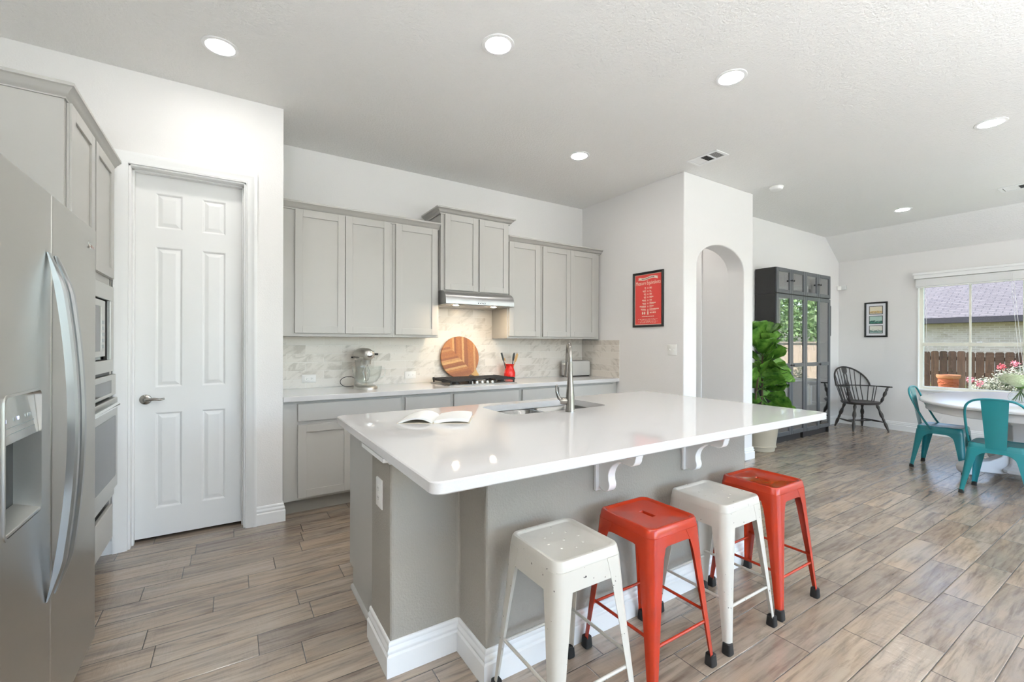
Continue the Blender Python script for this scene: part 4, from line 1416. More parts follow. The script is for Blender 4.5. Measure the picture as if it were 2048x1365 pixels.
for s_ in (-1, 1):
    MB().box(s_ * 0.023 - 0.004, s_ * 0.023 + 0.004, -0.011, 0.011, 0.005, 0.0075).box(s_ * 0.023 - 0.003, s_ * 0.023 + 0.003, 0.0, 0.009, 0.0075, 0.014).build('toggle', 'white plastic', o, bevel=0.001)
# ================================================================ bar stools
def leg_sections(top, bot, ftop, fbot, zt, zb, bulge=0.0, n=8, th=0.0022, hollow=True):
    """rounded angle-section leg at the (+,+) corner; top/bot = outer corner coords, f = flange widths"""
    rings = []
    for k in range(n + 1):
        s_ = k / n
        c = top + (bot - top) * s_
        fl = ftop + (fbot - ftop) * (s_ ** (0.8)) + bulge * max(0, 1 - s_ * 5) ** 2
        z = zt + (zb - zt) * s_
        r = min(0.036, fl * 0.6)
        o_ = []
        o_.append((c, c - fl))
        for q in range(7):
            a = math.radians(90 * q / 6)
            o_.append((c - r + r * math.cos(a), c - r + r * math.sin(a)))
        o_.append((c - fl, c))
        i_ = [(x - th * (1 if x > c - fl + 1e-6 else 0) - (0 if x > c - fl + 1e-6 else 0), y - th * (1 if y > c - fl + 1e-6 else 0)) for x, y in o_]
        i_ = i_[::-1]
        rings.append([(x, y, z) for x, y in o_ + i_])
    return rings

def rotz(pts, q):
    a = PI / 2 * q
    ca, sa = round(math.cos(a)), round(math.sin(a))
    return [(x * ca - y * sa, x * sa + y * ca, z) for x, y, z in pts]

def make_stool(mat, slot, label):
    t = thing('bar_stool', label, 'stool', (0, 0, 0), 'backless metal bar stools at the island')
    HS = 0.146
    mb = MB()
    N = 12
    def rr(h, z, r=0.036):
        return [(x, y, z) for x, y in rrect(h, h, r, N)]
    nn = 4 * (N + 1)
    rings = []
    if slot:
        # slot runs along y
        sl = []
        for k in range(nn):
            p = rr(HS, 0)[k]
            a = math.atan2(p[1], p[0])
            x = max(-0.011, min(0.011, 0.05 * math.cos(a))); y0 = 0.034 * (1 if math.sin(a) > 0 else -1)
            yy = max(-0.034, min(0.034, 0.06 * math.sin(a)))
            r = math.sqrt(max(0, 0.011 ** 2 - x * x))
            yy = max(-0.034 - r, min(0.034 + r, 0.09 * math.sin(a)))
            sl.append((x, yy))
        rings.append([(x * 0.9, y * 0.97, 0.578) for x, y in sl])
        rings.append([(x, y, 0.596) for x, y in sl])
        rings.append([(x * 1.10, y * 1.04, 0.5992) for x, y in sl])
    else:
        rings.append([(x * 0.02, y * 0.02, 0.5992) for x, y, z in rr(HS, 0)])
    rings += [rr(HS - 0.025, 0.5995, 0.024), rr(HS - 0.0225, 0.6005, 0.025), rr(HS - 0.018, 0.606, 0.026), rr(HS - 0.012, 0.609, 0.03), rr(HS - 0.004, 0.607, 0.034), rr(HS, 0.600, 0.036), rr(HS + 0.0035, 0.575, 0.036), rr(HS + 0.0015, 0.5745, 0.034)]
    mb.loft(rings, cap=False)
    if not slot:
        mb.f([mb.v((x * 0.02, y * 0.02, 0.5992)) for x, y, z in rr(HS, 0)])
    if not slot:
        for k in range(9):
            a = 2 * PI * k / 8
            x, y = (0.070 * math.cos(a), 0.070 * math.sin(a)) if k < 8 else (0, 0)
            mb.ell((x, y, 0.5992), (0.0055, 0.0055, 0.0026), 10, 6)
    mb.build('seat', mat, t, smooth=40)
    # apron panels between the legs
    lo = 0.505 if not slot else 0.535
    for q in range(4):
        mb = MB()
        zs = 0.5745
        h0 = HS + 0.0033
        pts_o, n = [], 14
        top, bot = [], []
        w0 = 0.105
        for k in range(n + 1):
            x = -w0 + 2 * w0 * k / n
            arch = 0.0 if not slot else 0.03 * max(0, (abs(x) - 0.055) / 0.05) ** 2
            zb = lo - arch
            top.append((x, h0, zs)); bot.append((x, HS + 0.0033 + (zs - zb) * 0.0726, zb))
        for a, b in ((0, 0), (1, -0.002)):
            pass
        R = [rotz(top, q), rotz(bot, q), rotz([(x, y - 0.002, z) for x, y, z in bot], q), rotz([(x, y - 0.002, z) for x, y, z in top], q)]
        mb.loft(R, cap=False, closed=False, loop=True)
        mb.build('apron', mat, t, smooth=30)
    for q in range(4):
        mb = MB()
        rings = leg_sections(HS + 0.0045, 0.190, 0.078, 0.027, 0.5745, 0.03, bulge=0.02 if slot else 0.0, n=14)
        mb.loft([rotz(r, q) for r in rings])
        lg = mb.build('leg', mat, t, smooth=40)
        mb = MB()
        c = 0.178
        pts = []
        for z, h in ((0.0, 0.0185), (0.005, 0.0195), (0.045, 0.0168), (0.047, 0.0145)):
            pts.append([(x, y, z) for x, y in rrect(h, h, 0.008, 3, c, c)])
        mb.loft([rotz(p, q) for p in pts])
        mb.build('rubber_foot', 'rubber', lg, smooth=40)
    for q in range(4):
        z = 0.185 if q % 2 == 0 else 0.215
        c = (HS + 0.007) + (0.190 - HS - 0.007) * (0.575 - z) / 0.545 - 0.009
        mb = MB().tube(rotz([(-c + 0.004, c, z), (c - 0.004, c, z)], q), 0.0062, 10)
        mb.build('stretcher', mat, t, smooth=60)
    if slot:
        for q in range(2):
            mb = MB().tube(rotz([(-0.138, 0.138, 0.512), (-0.05, 0.05, 0.528), (0.05, -0.05, 0.528), (0.138, -0.138, 0.512)], q), 0.009, 8, flat=(0.4, 1))
            mb.build('brace', mat, t, smooth=60)
    return t
ws = make_stool('white enamel', False, 'chipped white metal stool nearest the camera at the island')
rs = make_stool('red enamel', True, 'glossy red metal stool between the two white stools at the island')
ws.location = (1.030, 1.262, 0)
rs.location = (1.490, 1.268, 0)
dup(ws, (1.966, 1.268, 0), math.radians(180), 'chipped white metal stool between the two red stools at the island')
dup(rs, (2.398, 1.270, 0), 0, 'glossy red metal stool farthest from the camera at the island')

# ================================================================ dining chairs (teal metal)
def make_teal(label):
    # front is +x, origin at floor centre
    t = thing('dining_chair', label, 'chair', (0, 0, 0), 'teal metal dining chairs')
    mat = 'teal enamel'
    SZ = 0.455
    def rr(hx, hy, z, r, cx=0.0):
        return [(x, y, z) for x, y in rrect(hx, hy, r, 8, cx, 0)]
    mb = MB()
    rings = [rr(0.003, 0.003, SZ - 0.004, 0.001), rr(0.13, 0.13, SZ - 0.004, 0.02), rr(0.148, 0.148, SZ - 0.001, 0.028), rr(0.158, 0.158, SZ + 0.001, 0.03), rr(0.170, 0.170, SZ - 0.002, 0.04), rr(0.177, 0.177, SZ - 0.012, 0.045), rr(0.180, 0.180, SZ - 0.05, 0.045)]
    mb.loft(rings, cap=False)
    mb.f([mb.v(p) for p in rings[0]])
    mb.build('seat', mat, t, smooth=40)
    # arched skirts
    for q in range(4):
        n = 20
        top, bot = [], []
        for k in range(n + 1):
            x = -0.15 + 0.30 * k / n
            d = abs(x) / 0.15
            zb = SZ - 0.075 - 0.10 * max(0, (d - 0.25) / 0.75) ** 2.6
            top.append((x, 0.1795, SZ - 0.045)); bot.append((x, 0.1795 + (SZ - 0.045 - zb) * 0.10, zb))
        R = [rotz(top, q), rotz(bot, q), rotz([(x, y - 0.002, z) for x, y, z in bot], q), rotz([(x, y - 0.002, z) for x, y, z in top], q)]
        MB().loft(R, cap=False, closed=False, loop=True).build('skirt', mat, t, smooth=30)
    for q in range(4):
        front = q in (0, 3)
        rings = leg_sections(0.182, 0.205 if front else 0.222, 0.085, 0.032, SZ - 0.045, 0.022, bulge=0.045, n=14)
        lg = MB().loft([rotz(r, q) for r in rings]).build('leg', mat, t, smooth=40)
        c = 0.190 if front else 0.207
        MB().loft([rotz([(x, y, z) for x, y in rrect(h, h, 0.007, 3, c, c)], q) for z, h in ((0.0, 0.018), (0.03, 0.016), (0.032, 0.014))]).build('foot', 'rubber', lg, smooth=40)
    # bent tube back
    path = []
    for (x, y, z) in ((-0.055, 0.183, SZ - 0.03), (-0.10, 0.186, SZ + 0.03), (-0.17, 0.188, SZ + 0.17), (-0.222, 0.186, SZ + 0.29), (-0.240, 0.170, SZ + 0.345), (-0.249, 0.125, SZ + 0.383), (-0.253, 0.06, SZ + 0.395), (-0.254, 0.0, SZ + 0.397)):
        path.append(Vector((x, y, z)))
    full = path + [Vector((p.x, -p.y, p.z)) for p in path[-2::-1]]
    # smooth the polyline
    for _ in range(2):
        nw = [full[0]]
        for a, b in zip(full, full[1:]):
            nw += [a * 0.75 + b * 0.25, a * 0.25 + b * 0.75]
        nw.append(full[-1]); full = nw
    MB().tube(full, 0.0095, 10).build('back_frame', mat, t, smooth=60)
    mb = MB()
    rings = []
    for k in range(9):
        s_ = k / 8
        z = SZ - 0.035 + (0.43) * s_
        x = -0.182 - 0.072 * s_
        w = 0.062 + 0.022 * s_
        rings.append([(x, -w, z), (x - 0.004, -w * 0.5, z), (x - 0.006, 0, z), (x - 0.004, w * 0.5, z), (x, w, z), (x + 0.002, w, z), (x - 0.002, w * 0.5, z), (x - 0.004, 0, z), (x - 0.002, -w * 0.5, z), (x + 0.002, -w, z)])
    mb.loft(rings)
    mb.build('backrest', mat, t, smooth=40)
    return t
tc = make_teal('teal metal dining chair with its back to the kitchen, nearest the camera')
tc.location = (5.705, 0.965, 0); tc.rotation_euler = (0, 0, math.radians(2))
dup(tc, (6.415, 1.50, 0), math.radians(-88), 'teal metal dining chair beside the window wall, at the far left end of the table')

# dining table
TX, TY = 6.62, 0.90
t = thing('dining_table', 'oval distressed white pedestal dining table by the window', 'table', (TX, TY, 0))
def oval(a, b, z, p=2.25, n=72):
    pts = []
    for k in range(n):
        th = 2 * PI * k / n
        c, s_ = math.cos(th), math.sin(th)
        pts.append((TX + a * abs(c) ** (2 / p) * (1 if c > 0 else -1), TY + b * abs(s_) ** (2 / p) * (1 if s_ > 0 else -1), z))
    return pts
A_, B_ = 1.12, 0.78
MB().loft([oval(A_ - 0.012, B_ - 0.012, 0.730), oval(A_, B_, 0.738), oval(A_, B_, 0.750), oval(A_ - 0.006, B_ - 0.006, 0.758), oval(A_ - 0.012, B_ - 0.012, 0.760)]).build('tabletop', 'table white', t, smooth=35)
MB().loft([oval(A_ - 0.055, B_ - 0.055, 0.655), oval(A_ - 0.05, B_ - 0.05, 0.66), oval(A_ - 0.05, B_ - 0.05, 0.7295)]).build('apron', 'table white', t, smooth=35)
mb = MB()
for r, z in ((0.30, 0.09), (0.31, 0.10), (0.31, 0.125), (0.27, 0.14), (0.235, 0.17), (0.225, 0.5), (0.25, 0.56), (0.28, 0.60), (0.29, 0.655)):
    pass
prs = [(0.28, 0.075), (0.30, 0.085), (0.30, 0.115), (0.26, 0.14), (0.245, 0.165), (0.235, 0.40), (0.245, 0.54), (0.28, 0.57), (0.28, 0.60), (0.33, 0.63), (0.33, 0.6545)]
mb.loft([[(TX + r * 1.25 * math.cos(2 * PI * k / 8 + PI / 8), TY + r * math.sin(2 * PI * k / 8 + PI / 8), z) for k in range(8)] for r, z in prs])
mb.build('pedestal', 'table white', t, bevel=0.004)
for a in (143, 37, 217, 323):
    b = math.radians(a)
    d = Vector((math.cos(b) * 1.15, math.sin(b), 0)).normalized()
    sd = Vector((-d.y, d.x, 0))
    prof = [(0.20, 0.40), (0.235, 0.405), (0.26, 0.37), (0.285, 0.29), (0.34, 0.225), (0.45, 0.185), (0.56, 0.175), (0.64, 0.175), (0.69, 0.165), (0.715, 0.13), (0.705, 0.085), (0.67, 0.055), (0.62, 0.05), (0.585, 0.06), (0.56, 0.08), (0.50, 0.075), (0.42, 0.065), (0.33, 0.06), (0.20, 0.06)]
    C = Vector((TX, TY, 0))
    mb = MB()
    mb.loft([[C + d * p + sd * w + Vector((0, 0, q)) for p, q in prof] for w in (-0.04, 0.04)])
    ft = mb.build('foot', 'table white', t, smooth=40, bevel=0.008)
    c2 = C + d * 0.65
    MB().lathe([(0.001, 0), (0.016, 0), (0.018, 0.02), (0.012, 0.052), (0.001, 0.055)], (c2.x, c2.y, 0.0), 12).build('caster', 'rubber', ft, smooth=50)

# vase and hydrangeas
VX, VY, VZ = 6.43, 0.955, 0.760
t = thing('glass_vase', 'clear round glass vase of cut stems on the white dining table', 'vase', (VX, VY, VZ))
MB().lathe([(0.001, 0.001), (0.05, 0.001), (0.078, 0.02), (0.086, 0.05), (0.075, 0.085), (0.05, 0.11), (0.045, 0.122), (0.050, 0.128), (0.047, 0.127), (0.042, 0.121), (0.047, 0.108), (0.072, 0.083), (0.082, 0.05), (0.075, 0.023), (0.048, 0.006), (0.001, 0.006)], (VX, VY, VZ), 28, cap=False).build('bowl', 'thin glass', t, smooth=50)
hyd = thing('hydrangea_bouquet', 'pale green hydrangea heads standing in the glass vase', 'flowers', (VX, VY, VZ + 0.01))
mb = MB()
for k in range(8):
    a = 2 * PI * k / 8 + 0.3
    mb.tube([(VX + 0.058 * math.cos(a), VY + 0.058 * math.sin(a), VZ + 0.014), (VX, VY, VZ + 0.11), (VX - 0.05 * math.cos(a), VY - 0.05 * math.sin(a), VZ + 0.19)], 0.003, 6)
mb.build('stems', 'stem green', hyd, smooth=50)
r3 = random.Random(5)
for cx, cy, cz, R in ((0.045, 0.07, 0.215, 0.085), (-0.075, 0.01, 0.205, 0.085), (0.03, -0.08, 0.215, 0.09), (0.10, -0.01, 0.205, 0.08)):
    mb = MB()
    mb.ell((VX + cx, VY + cy, VZ + cz), (R * 0.9, R * 0.9, R * 0.62), 14, 9)
    for k in range(120):
        u = r3.uniform(-0.4, 1); th = r3.uniform(0, 2 * PI)
        n_ = Vector((math.sqrt(1 - u * u) * math.cos(th), math.sqrt(1 - u * u) * math.sin(th), u))
        p = Vector((VX + cx, VY + cy, VZ + cz)) + Vector((n_.x * R, n_.y * R, n_.z * R * 0.7))
        t1 = n_.orthogonal().normalized(); t2 = n_.cross(t1)
        ro = r3.uniform(0, PI)
        e1 = t1 * math.cos(ro) + t2 * math.sin(ro); e2 = n_.cross(e1)
        for q in range(4):
            d = e1 * math.cos(PI / 2 * q) + e2 * math.sin(PI / 2 * q)
            s2 = n_.cross(d)
            mb.f([mb.v(p), mb.v(p + d * 0.007 + s2 * 0.005), mb.v(p + d * 0.013 + n_ * 0.003), mb.v(p + d * 0.007 - s2 * 0.005)])
    mb.build('bloom', 'hydrangea', hyd, norm=False)
mb = MB()
for a, tilt_ in ((150, -0.03), (200, -0.02), (250, -0.035), (40, -0.02), (320, -0.02)):
    b = math.radians(a); d = Vector((math.cos(b), math.sin(b), 0)); sd = Vector((-d.y, d.x, 0))
    p0 = Vector((VX, VY, VZ + 0.13))
    rings = []
    for k in range(7):
        s_ = k / 6
        w = 0.034 * math.sin(PI * min(1, s_ * 0.96 + 0.04))
        c = p0 + d * (0.03 + 0.13 * s_) + Vector((0, 0, 0.05 * math.sin(s_ * 2.2) - 0.02 * s_))
        rings.append([c - sd * w + Vector((0, 0, 0.006)), c, c + sd * w + Vector((0, 0, 0.006))])
    mb.loft(rings, cap=False, closed=False)
mb.build('leaves', 'fig leaf', hyd, smooth=60, norm=False)

# ================================================================ windsor armchair
def make_windsor():
    # local: front is -y, origin floor centre
    t = thing('windsor_armchair', 'black bow-back Windsor armchair in the corner by the bookcase', 'chair', (0, 0, 0))
    mat = 'windsor black'
    SZ = 0.43
    def turned(p0, p1, radii, name, seg=10):
        P0, P1 = Vector(p0), Vector(p1)
        n = len(radii)
        path = [P0.lerp(P1, k / (n - 1)) for k in range(n)]
        return MB().tube(path, radii, seg).build(name, mat, t, smooth=60)
    mb = MB()
    sh = []
    for k in range(40):
        a = 2 * PI * k / 40
        x = 0.255 * math.cos(a); y = 0.215 * math.sin(a)
        if y < 0: x *= 1.03; y = -abs(y) ** 0.72 * 0.215 ** 0.28
        sh.append((x, y))
    mb.loft([[(x * 0.93, y * 0.93, SZ - 0.038) for x, y in sh], [(x, y, SZ - 0.016) for x, y in sh], [(x, y, SZ - 0.004) for x, y in sh], [(x * 0.97, y * 0.97, SZ) for x, y in sh], [(x * 0.7, y * 0.7, SZ - 0.010) for x, y in sh]])
    mb.build('seat', mat, t, smooth=50)
    LR = [0.014, 0.017, 0.023, 0.017, 0.0145, 0.022, 0.026, 0.024, 0.015, 0.019, 0.014, 0.021, 0.022, 0.018, 0.014, 0.0115]
    tops = {'fl': (-0.16, -0.12), 'fr': (0.16, -0.12), 'bl': (-0.13, 0.12), 'br': (0.13, 0.12)}
    bots = {'fl': (-0.262, -0.225), 'fr': (0.262, -0.225), 'bl': (-0.215, 0.235), 'br': (0.215, 0.235)}
    for k in tops:
        turned((*tops[k], SZ - 0.02), (*bots[k], 0.0), LR, 'leg')
    def at(k, z):
        s_ = (SZ - 0.02 - z) / (SZ - 0.02)
        return Vector((tops[k][0] + (bots[k][0] - tops[k][0]) * s_, tops[k][1] + (bots[k][1] - tops[k][1]) * s_, z))
    SR = [0.007, 0.009, 0.013, 0.015, 0.013, 0.009, 0.007]
    m = []
    for s_ in ('l', 'r'):
        a, b = at('f' + s_, 0.13), at('b' + s_, 0.13)
        turned(a, b, SR, 'stretcher'); m.append((a + b) / 2)
    turned(m[0], m[1], [0.007, 0.010, 0.013, 0.010, 0.014, 0.010, 0.013, 0.010, 0.007], 'stretcher')
    # arm rail: horseshoe at arm height
    AZ_ = 0.655
    rail = []
    for k in range(33):
        a = math.radians(-8 + 196 * k / 32)
        rail.append(Vector((0.285 * math.cos(a), 0.06 + 0.205 * math.sin(a), AZ_ + 0.006 * (1 - math.sin(a)))))
    rail = [Vector((0.318, -0.205, AZ_ + 0.012)), Vector((0.305, -0.14, AZ_ + 0.011)), Vector((0.292, -0.05, AZ_ + 0.010))] + rail + [Vector((-0.292, -0.05, AZ_ + 0.010)), Vector((-0.305, -0.14, AZ_ + 0.011)), Vector((-0.318, -0.205, AZ_ + 0.012))]
    rad = [0.017 if (i < 3 or i > len(rail) - 4) else 0.012 for i in range(len(rail))]
    MB().tube(rail, rad, 10, flat=(0.65, 1.25)).build('arm_rail', mat, t, smooth=60)
    # bow
    bow = []
    for k in range(29):
        a = math.radians(180 * k / 28)
        x = 0.262 * math.cos(a); h = math.sin(a) ** 0.9
        bow.append(Vector((x, 0.06 + 0.205 * math.sqrt(max(0, 1 - (x / 0.285) ** 2)) + 0.085 * h, AZ_ + 0.005 + 0.285 * h)))
    MB().tube(bow, 0.0125, 10).build('bow', mat, t, smooth=60)
    def seat_pt(x):
        return Vector((x, 0.19 * math.sqrt(max(0, 1 - (x / 0.25) ** 2)) - 0.01, SZ - 0.006))
    def bow_at(x):
        c = min(bow, key=lambda p: abs(p.x - x)); return c
    def rail_at(x):
        return Vector((x, 0.06 + 0.205 * math.sqrt(max(0, 1 - (x / 0.285) ** 2)), AZ_))
    for xs in (-0.155, -0.105, -0.06, 0.06, 0.105, 0.155):
        xb = xs * 1.32
        b = bow_at(xb)
        MB().tube([seat_pt(xs), Vector(rail_at(xs * 1.12)), Vector((xb, b.y, b.z))], [0.007, 0.0065, 0.005], 8).build('spindle', mat, t, smooth=60)
    for s_ in (-1, 1):
        for a in (28, 6, -9):
            b = math.radians(a)
            top = Vector((s_ * 0.285 * math.cos(b), 0.06 + 0.205 * math.sin(b), AZ_))
            bt = Vector((s_ * 0.222 * math.cos(b), 0.03 + 0.16 * math.sin(b), SZ - 0.006))
            MB().tube([bt, top], [0.007, 0.0055], 8).build('spindle', mat, t, smooth=60)
        turned((s_ * 0.235, -0.115, SZ - 0.006), (s_ * 0.306, -0.155, AZ_ + 0.008), [0.012, 0.017, 0.022, 0.017, 0.012, 0.019, 0.024, 0.021, 0.013, 0.018, 0.013, 0.011], 'arm_post')
    # pierced splat
    p0, p1, p2 = seat_pt(0.0), Vector((0, 0.27, AZ_)), Vector((0, bow_at(0).y, bow_at(0).z))
    def sp(s_):
        return p0.lerp(p1, s_ / 0.44) if s_ < 0.44 else p1.lerp(p2, (s_ - 0.44) / 0.56)
    prof = [(0.0, 0.038, 0), (0.06, 0.034, 0), (0.10, 0.033, 0.004), (0.22, 0.030, 0.012), (0.33, 0.026, 0.003), (0.36, 0.034, 0.0), (0.43, 0.040, 0), (0.49, 0.036, 0.003), (0.60, 0.027, 0.010), (0.74, 0.029, 0.011), (0.80, 0.024, 0.003), (0.84, 0.036, 0), (0.93, 0.040, 0), (1.0, 0.036, 0)]
    mb = MB()
    for sgn in (-1, 1):
        rings = []
        for s_, w, g in prof:
            c = sp(s_)
            rings.append([c + Vector((sgn * g, -0.004, 0)), c + Vector((sgn * w, -0.004, 0)), c + Vector((sgn * w, 0.004, 0)), c + Vector((sgn * g, 0.004, 0))])
        mb.loft(rings)
    mb.build('splat', mat, t, smooth=30)
    return t
wc = make_windsor()
wc.location = (8.285, 2.895, 0)
wc.rotation_euler = (0, 0, math.radians(-34))

# ================================================================ bookcases
BX0, BW, BFY, BBY = 6.028, 0.775, 3.012, 3.291
def bookcase(x0, label):
    x1 = x0 + BW - 0.002
    t = thing('glass_bookcase', label, 'bookcase', ((x0 + x1) / 2, BBY, 0), 'pair of tall black bookcases')
    mat = 'bookcase black'
    yf = BFY + 0.020
    mb = MB()
    ZS, ZT = 1.990, 2.335
    for a in (x0, x1 - 0.016):
        mb.box(a, a + 0.016, yf, BBY, 0.0, ZS - 0.001); mb.box(a, a + 0.016, yf, BBY, ZS + 0.001, ZT)
    for z in (0.085, ZS - 0.018, ZS + 0.0015, ZT - 0.0165):
        mb.box(x0 + 0.0162, x1 - 0.0162, yf + 0.0004, BBY - 0.0065, z, z + 0.016)
    mb.box(x0 + 0.0162, x1 - 0.0162, BBY - 0.006, BBY - 0.0002, 0.085, ZT - 0.001)
    mb.build('carcass', mat, t, bevel=0.001)
    MB().box(x0 + 0.016, x1 - 0.05, yf + 0.02, yf + 0.035, 0, 0.085).build('plinth', mat, t)
    for z in (0.42, 0.79, 1.03, 1.33, 1.63):
        MB().box(x0 + 0.017, x1 - 0.017, yf + 0.02, BBY - 0.007, z, z + 0.018).build('shelf', mat, t)
    xm = (x0 + x1) / 2
    for k, (a, b) in enumerate(((x0 + 0.002, xm - 0.0015), (xm + 0.0015, x1 - 0.002))):
        for z0, z1, cross in ((0.09, ZS - 0.004, 1.03), (ZS + 0.006, ZT - 0.002, None)):
            ajar = math.radians(-3.0) if (k == 0 and cross and x0 > BX0 + 0.1) else 0.0
            Md = Matrix.Translation((a, BFY + 0.02, 0)) @ Matrix.Rotation(ajar, 4, 'Z') @ Matrix.Translation((-a, -BFY - 0.02, 0))
            mb = MB(Md)
            s_ = 0.052
            mb.box(a, a + s_, BFY, yf - 0.001, z0, z1); mb.box(b - s_, b, BFY, yf - 0.001, z0, z1)
            mb.box(a + s_, b - s_, BFY, yf - 0.001, z0, z0 + s_); mb.box(a + s_, b - s_, BFY, yf - 0.001, z1 - s_, z1)
            if cross: mb.box(a + s_, b - s_, BFY, yf - 0.001, cross - 0.026, cross + 0.026)
            d = mb.build('door', 'bookcase door', t, bevel=0.004)
            MB(Md).box(a + s_ - 0.004, b - s_ + 0.004, BFY + 0.009, BFY + 0.013, z0 + s_ - 0.004, z1 - s_ + 0.004).build('glass_pane', 'cabinet glass', d)
            kx = b - 0.026 if k == 0 else a + 0.026
            kz = 1.03 if cross else (z0 + z1) / 2 + 0.01
            MB(Md).lathe([(0.001, 0), (0.007, 0), (0.006, 0.012), (0.013, 0.018), (0.014, 0.024), (0.010, 0.028), (0.001, 0.029)], (kx, BFY, kz), 14, (0, -1, 0)).build('knob', 'black', d, smooth=50)
    return t
bookcase(BX0, 'tall black glass-door bookcase partly behind the fig plant')
bookcase(BX0 + BW, 'tall black glass-door bookcase next to the windsor armchair')

def shelf_books(x0, x1, z, group, seed, labels):
    r4 = random.Random(seed)
    x = x0; k = 0
    cols = ['paper', 'poster cream', 'white trim', 'mat board', 'page edges', 'pot stone']
    names = ['ivory', 'cream', 'white', 'pale blue-white', 'tan', 'stone grey']
    while x < x1:
        w = r4.uniform(0.018, 0.034); hgt = r4.uniform(0.24, 0.30); dp = r4.uniform(0.17, 0.2)
        ci = r4.randrange(6)
        o = thing('book', '%s pale book from the left %s' % (ORD[k], labels), 'book', (x + w / 2, 3.15, z), group)
        mb = MB()
        ya = 3.075
        mb.box(x, x + 0.002, ya, ya + dp, z, z + hgt); mb.box(x + w - 0.002, x + w, ya, ya + dp, z, z + hgt); mb.box(x, x + w, ya, ya + 0.002, z, z + hgt)
        mb.build('cover', cols[ci], o)
        MB().box(x + 0.002, x + w - 0.002, ya + 0.002, ya + dp - 0.004, z + 0.004, z + hgt - 0.004).build('page_block', 'page edges', o)
        x += w + r4.uniform(0.001, 0.004); k += 1
ORD = ['first', 'second', 'third', 'fourth', 'fifth', 'sixth', 'seventh', 'eighth', 'ninth', 'tenth', 'eleventh', 'twelfth', 'thirteenth', 'fourteenth', 'fifteenth', 'sixteenth', 'seventeenth', 'eighteenth', 'nineteenth', 'twentieth']
shelf_books(6.09, 6.40, 0.4385, 'pale books in the left bookcase', 11, 'on the low shelf beside the fig plant')
shelf_books(6.87, 7.15, 0.4385, 'pale books in the right bookcase', 12, 'behind the third lower bookcase door')
tag(MB().box(7.28, 7.40, 3.10, 3.18, 1.6485, 1.75).build('storage_box', 'poster cream', bevel=0.003, origin='auto'), 'small cream box on an upper shelf of the right bookcase', 'box')
tag(MB().box(6.90, 7.08, 3.10, 3.22, 2.0075, 2.16).build('gift_box', 'mat board', bevel=0.003, origin='auto'), 'white box in the top compartment of the right bookcase', 'box')
t = thing('desk_lamp', 'black short-armed lamp behind the fourth lower bookcase door', 'lamp', (7.36, 3.13, 0.4385))
MB().lathe([(0.001, 0), (0.055, 0), (0.055, 0.012), (0.012, 0.02), (0.008, 0.25), (0.001, 0.25)], (7.36, 3.13, 0.4385), 18).build('base', 'black', t, smooth=40)
MB().tube([(7.36, 3.13, 0.68), (7.27, 3.12, 0.70), (7.44, 3.13, 0.695)], 0.012, 8, flat=(0.6, 1.2)).build('arm', 'black', t, smooth=50)
for k, x in enumerate((7.26, 7.34, 7.42)):
    o = tag(MB().lathe([(0.001, 0), (0.028, 0), (0.027, 0.003), (0.004, 0.006), (0.004, 0.07), (0.028, 0.10), (0.033, 0.14), (0.027, 0.18), (0.025, 0.18), (0.03, 0.14), (0.025, 0.103), (0.001, 0.075)], (x, 3.14, 0.8085), 20, cap=False).build('wine_glass', 'thin glass', smooth=50, origin='auto'),
        'clear stem glass behind the fourth bookcase door, ' + ('leftmost', 'middle', 'rightmost')[k] + ' of three', 'glass', 'stem glasses in the right bookcase')
t = thing('ceramic_bowl', 'white footed bowl low in the right bookcase', 'bowl', (7.0, 3.165, 0.1015))
MB().lathe([(0.001, 0), (0.05, 0), (0.045, 0.02), (0.06, 0.05), (0.11, 0.12), (0.12, 0.16), (0.115, 0.16), (0.10, 0.12), (0.05, 0.055), (0.001, 0.05)], (7.0, 3.165, 0.1015), 24, cap=False).build('bowl', 'white plastic', t, smooth=50)

# ================================================================ fiddle leaf fig
PX, PY = 5.56, 2.975
pot = thing('plant_pot', 'round stone-coloured planter on the floor behind the island', 'planter', (PX, PY, 0))
MB().lathe([(0.001, 0.001), (0.150, 0.001), (0.160, 0.01), (0.165, 0.05), (0.178, 0.056), (0.178, 0.066), (0.170, 0.072), (0.20, 0.30), (0.214, 0.33), (0.214, 0.36), (0.20, 0.36), (0.19, 0.31), (0.001, 0.305)], (PX, PY, 0), 36, cap=False).build('planter', 'pot stone', pot, smooth=40)
fig = thing('fiddle_leaf_fig', 'fiddle-leaf fig with broad glossy green leaves in front of the black bookcase', 'plant', (PX, PY, 0.306))
MB().lathe([(0.001, 0.0), (0.188, 0.0), (0.188, 0.010), (0.001, 0.014)], (PX, PY, 0.306), 28).build('soil', 'soil', fig)
mb = MB()
stems = [[(PX + 0.02, PY, 0.31), (PX + 0.03, PY - 0.01, 0.7), (PX + 0.01, PY - 0.02, 1.05), (PX + 0.03, PY - 0.02, 1.30)], [(PX - 0.06, PY + 0.02, 0.31), (PX - 0.10, PY, 0.65), (PX - 0.08, PY - 0.03, 1.02)]]
for s_ in stems:
    mb.tube(s_, [0.014, 0.012, 0.010, 0.007][:len(s_)], 8)
mb.build('trunk', 'bark', fig, smooth=60)
r5 = random.Random(21)
mb = MB()
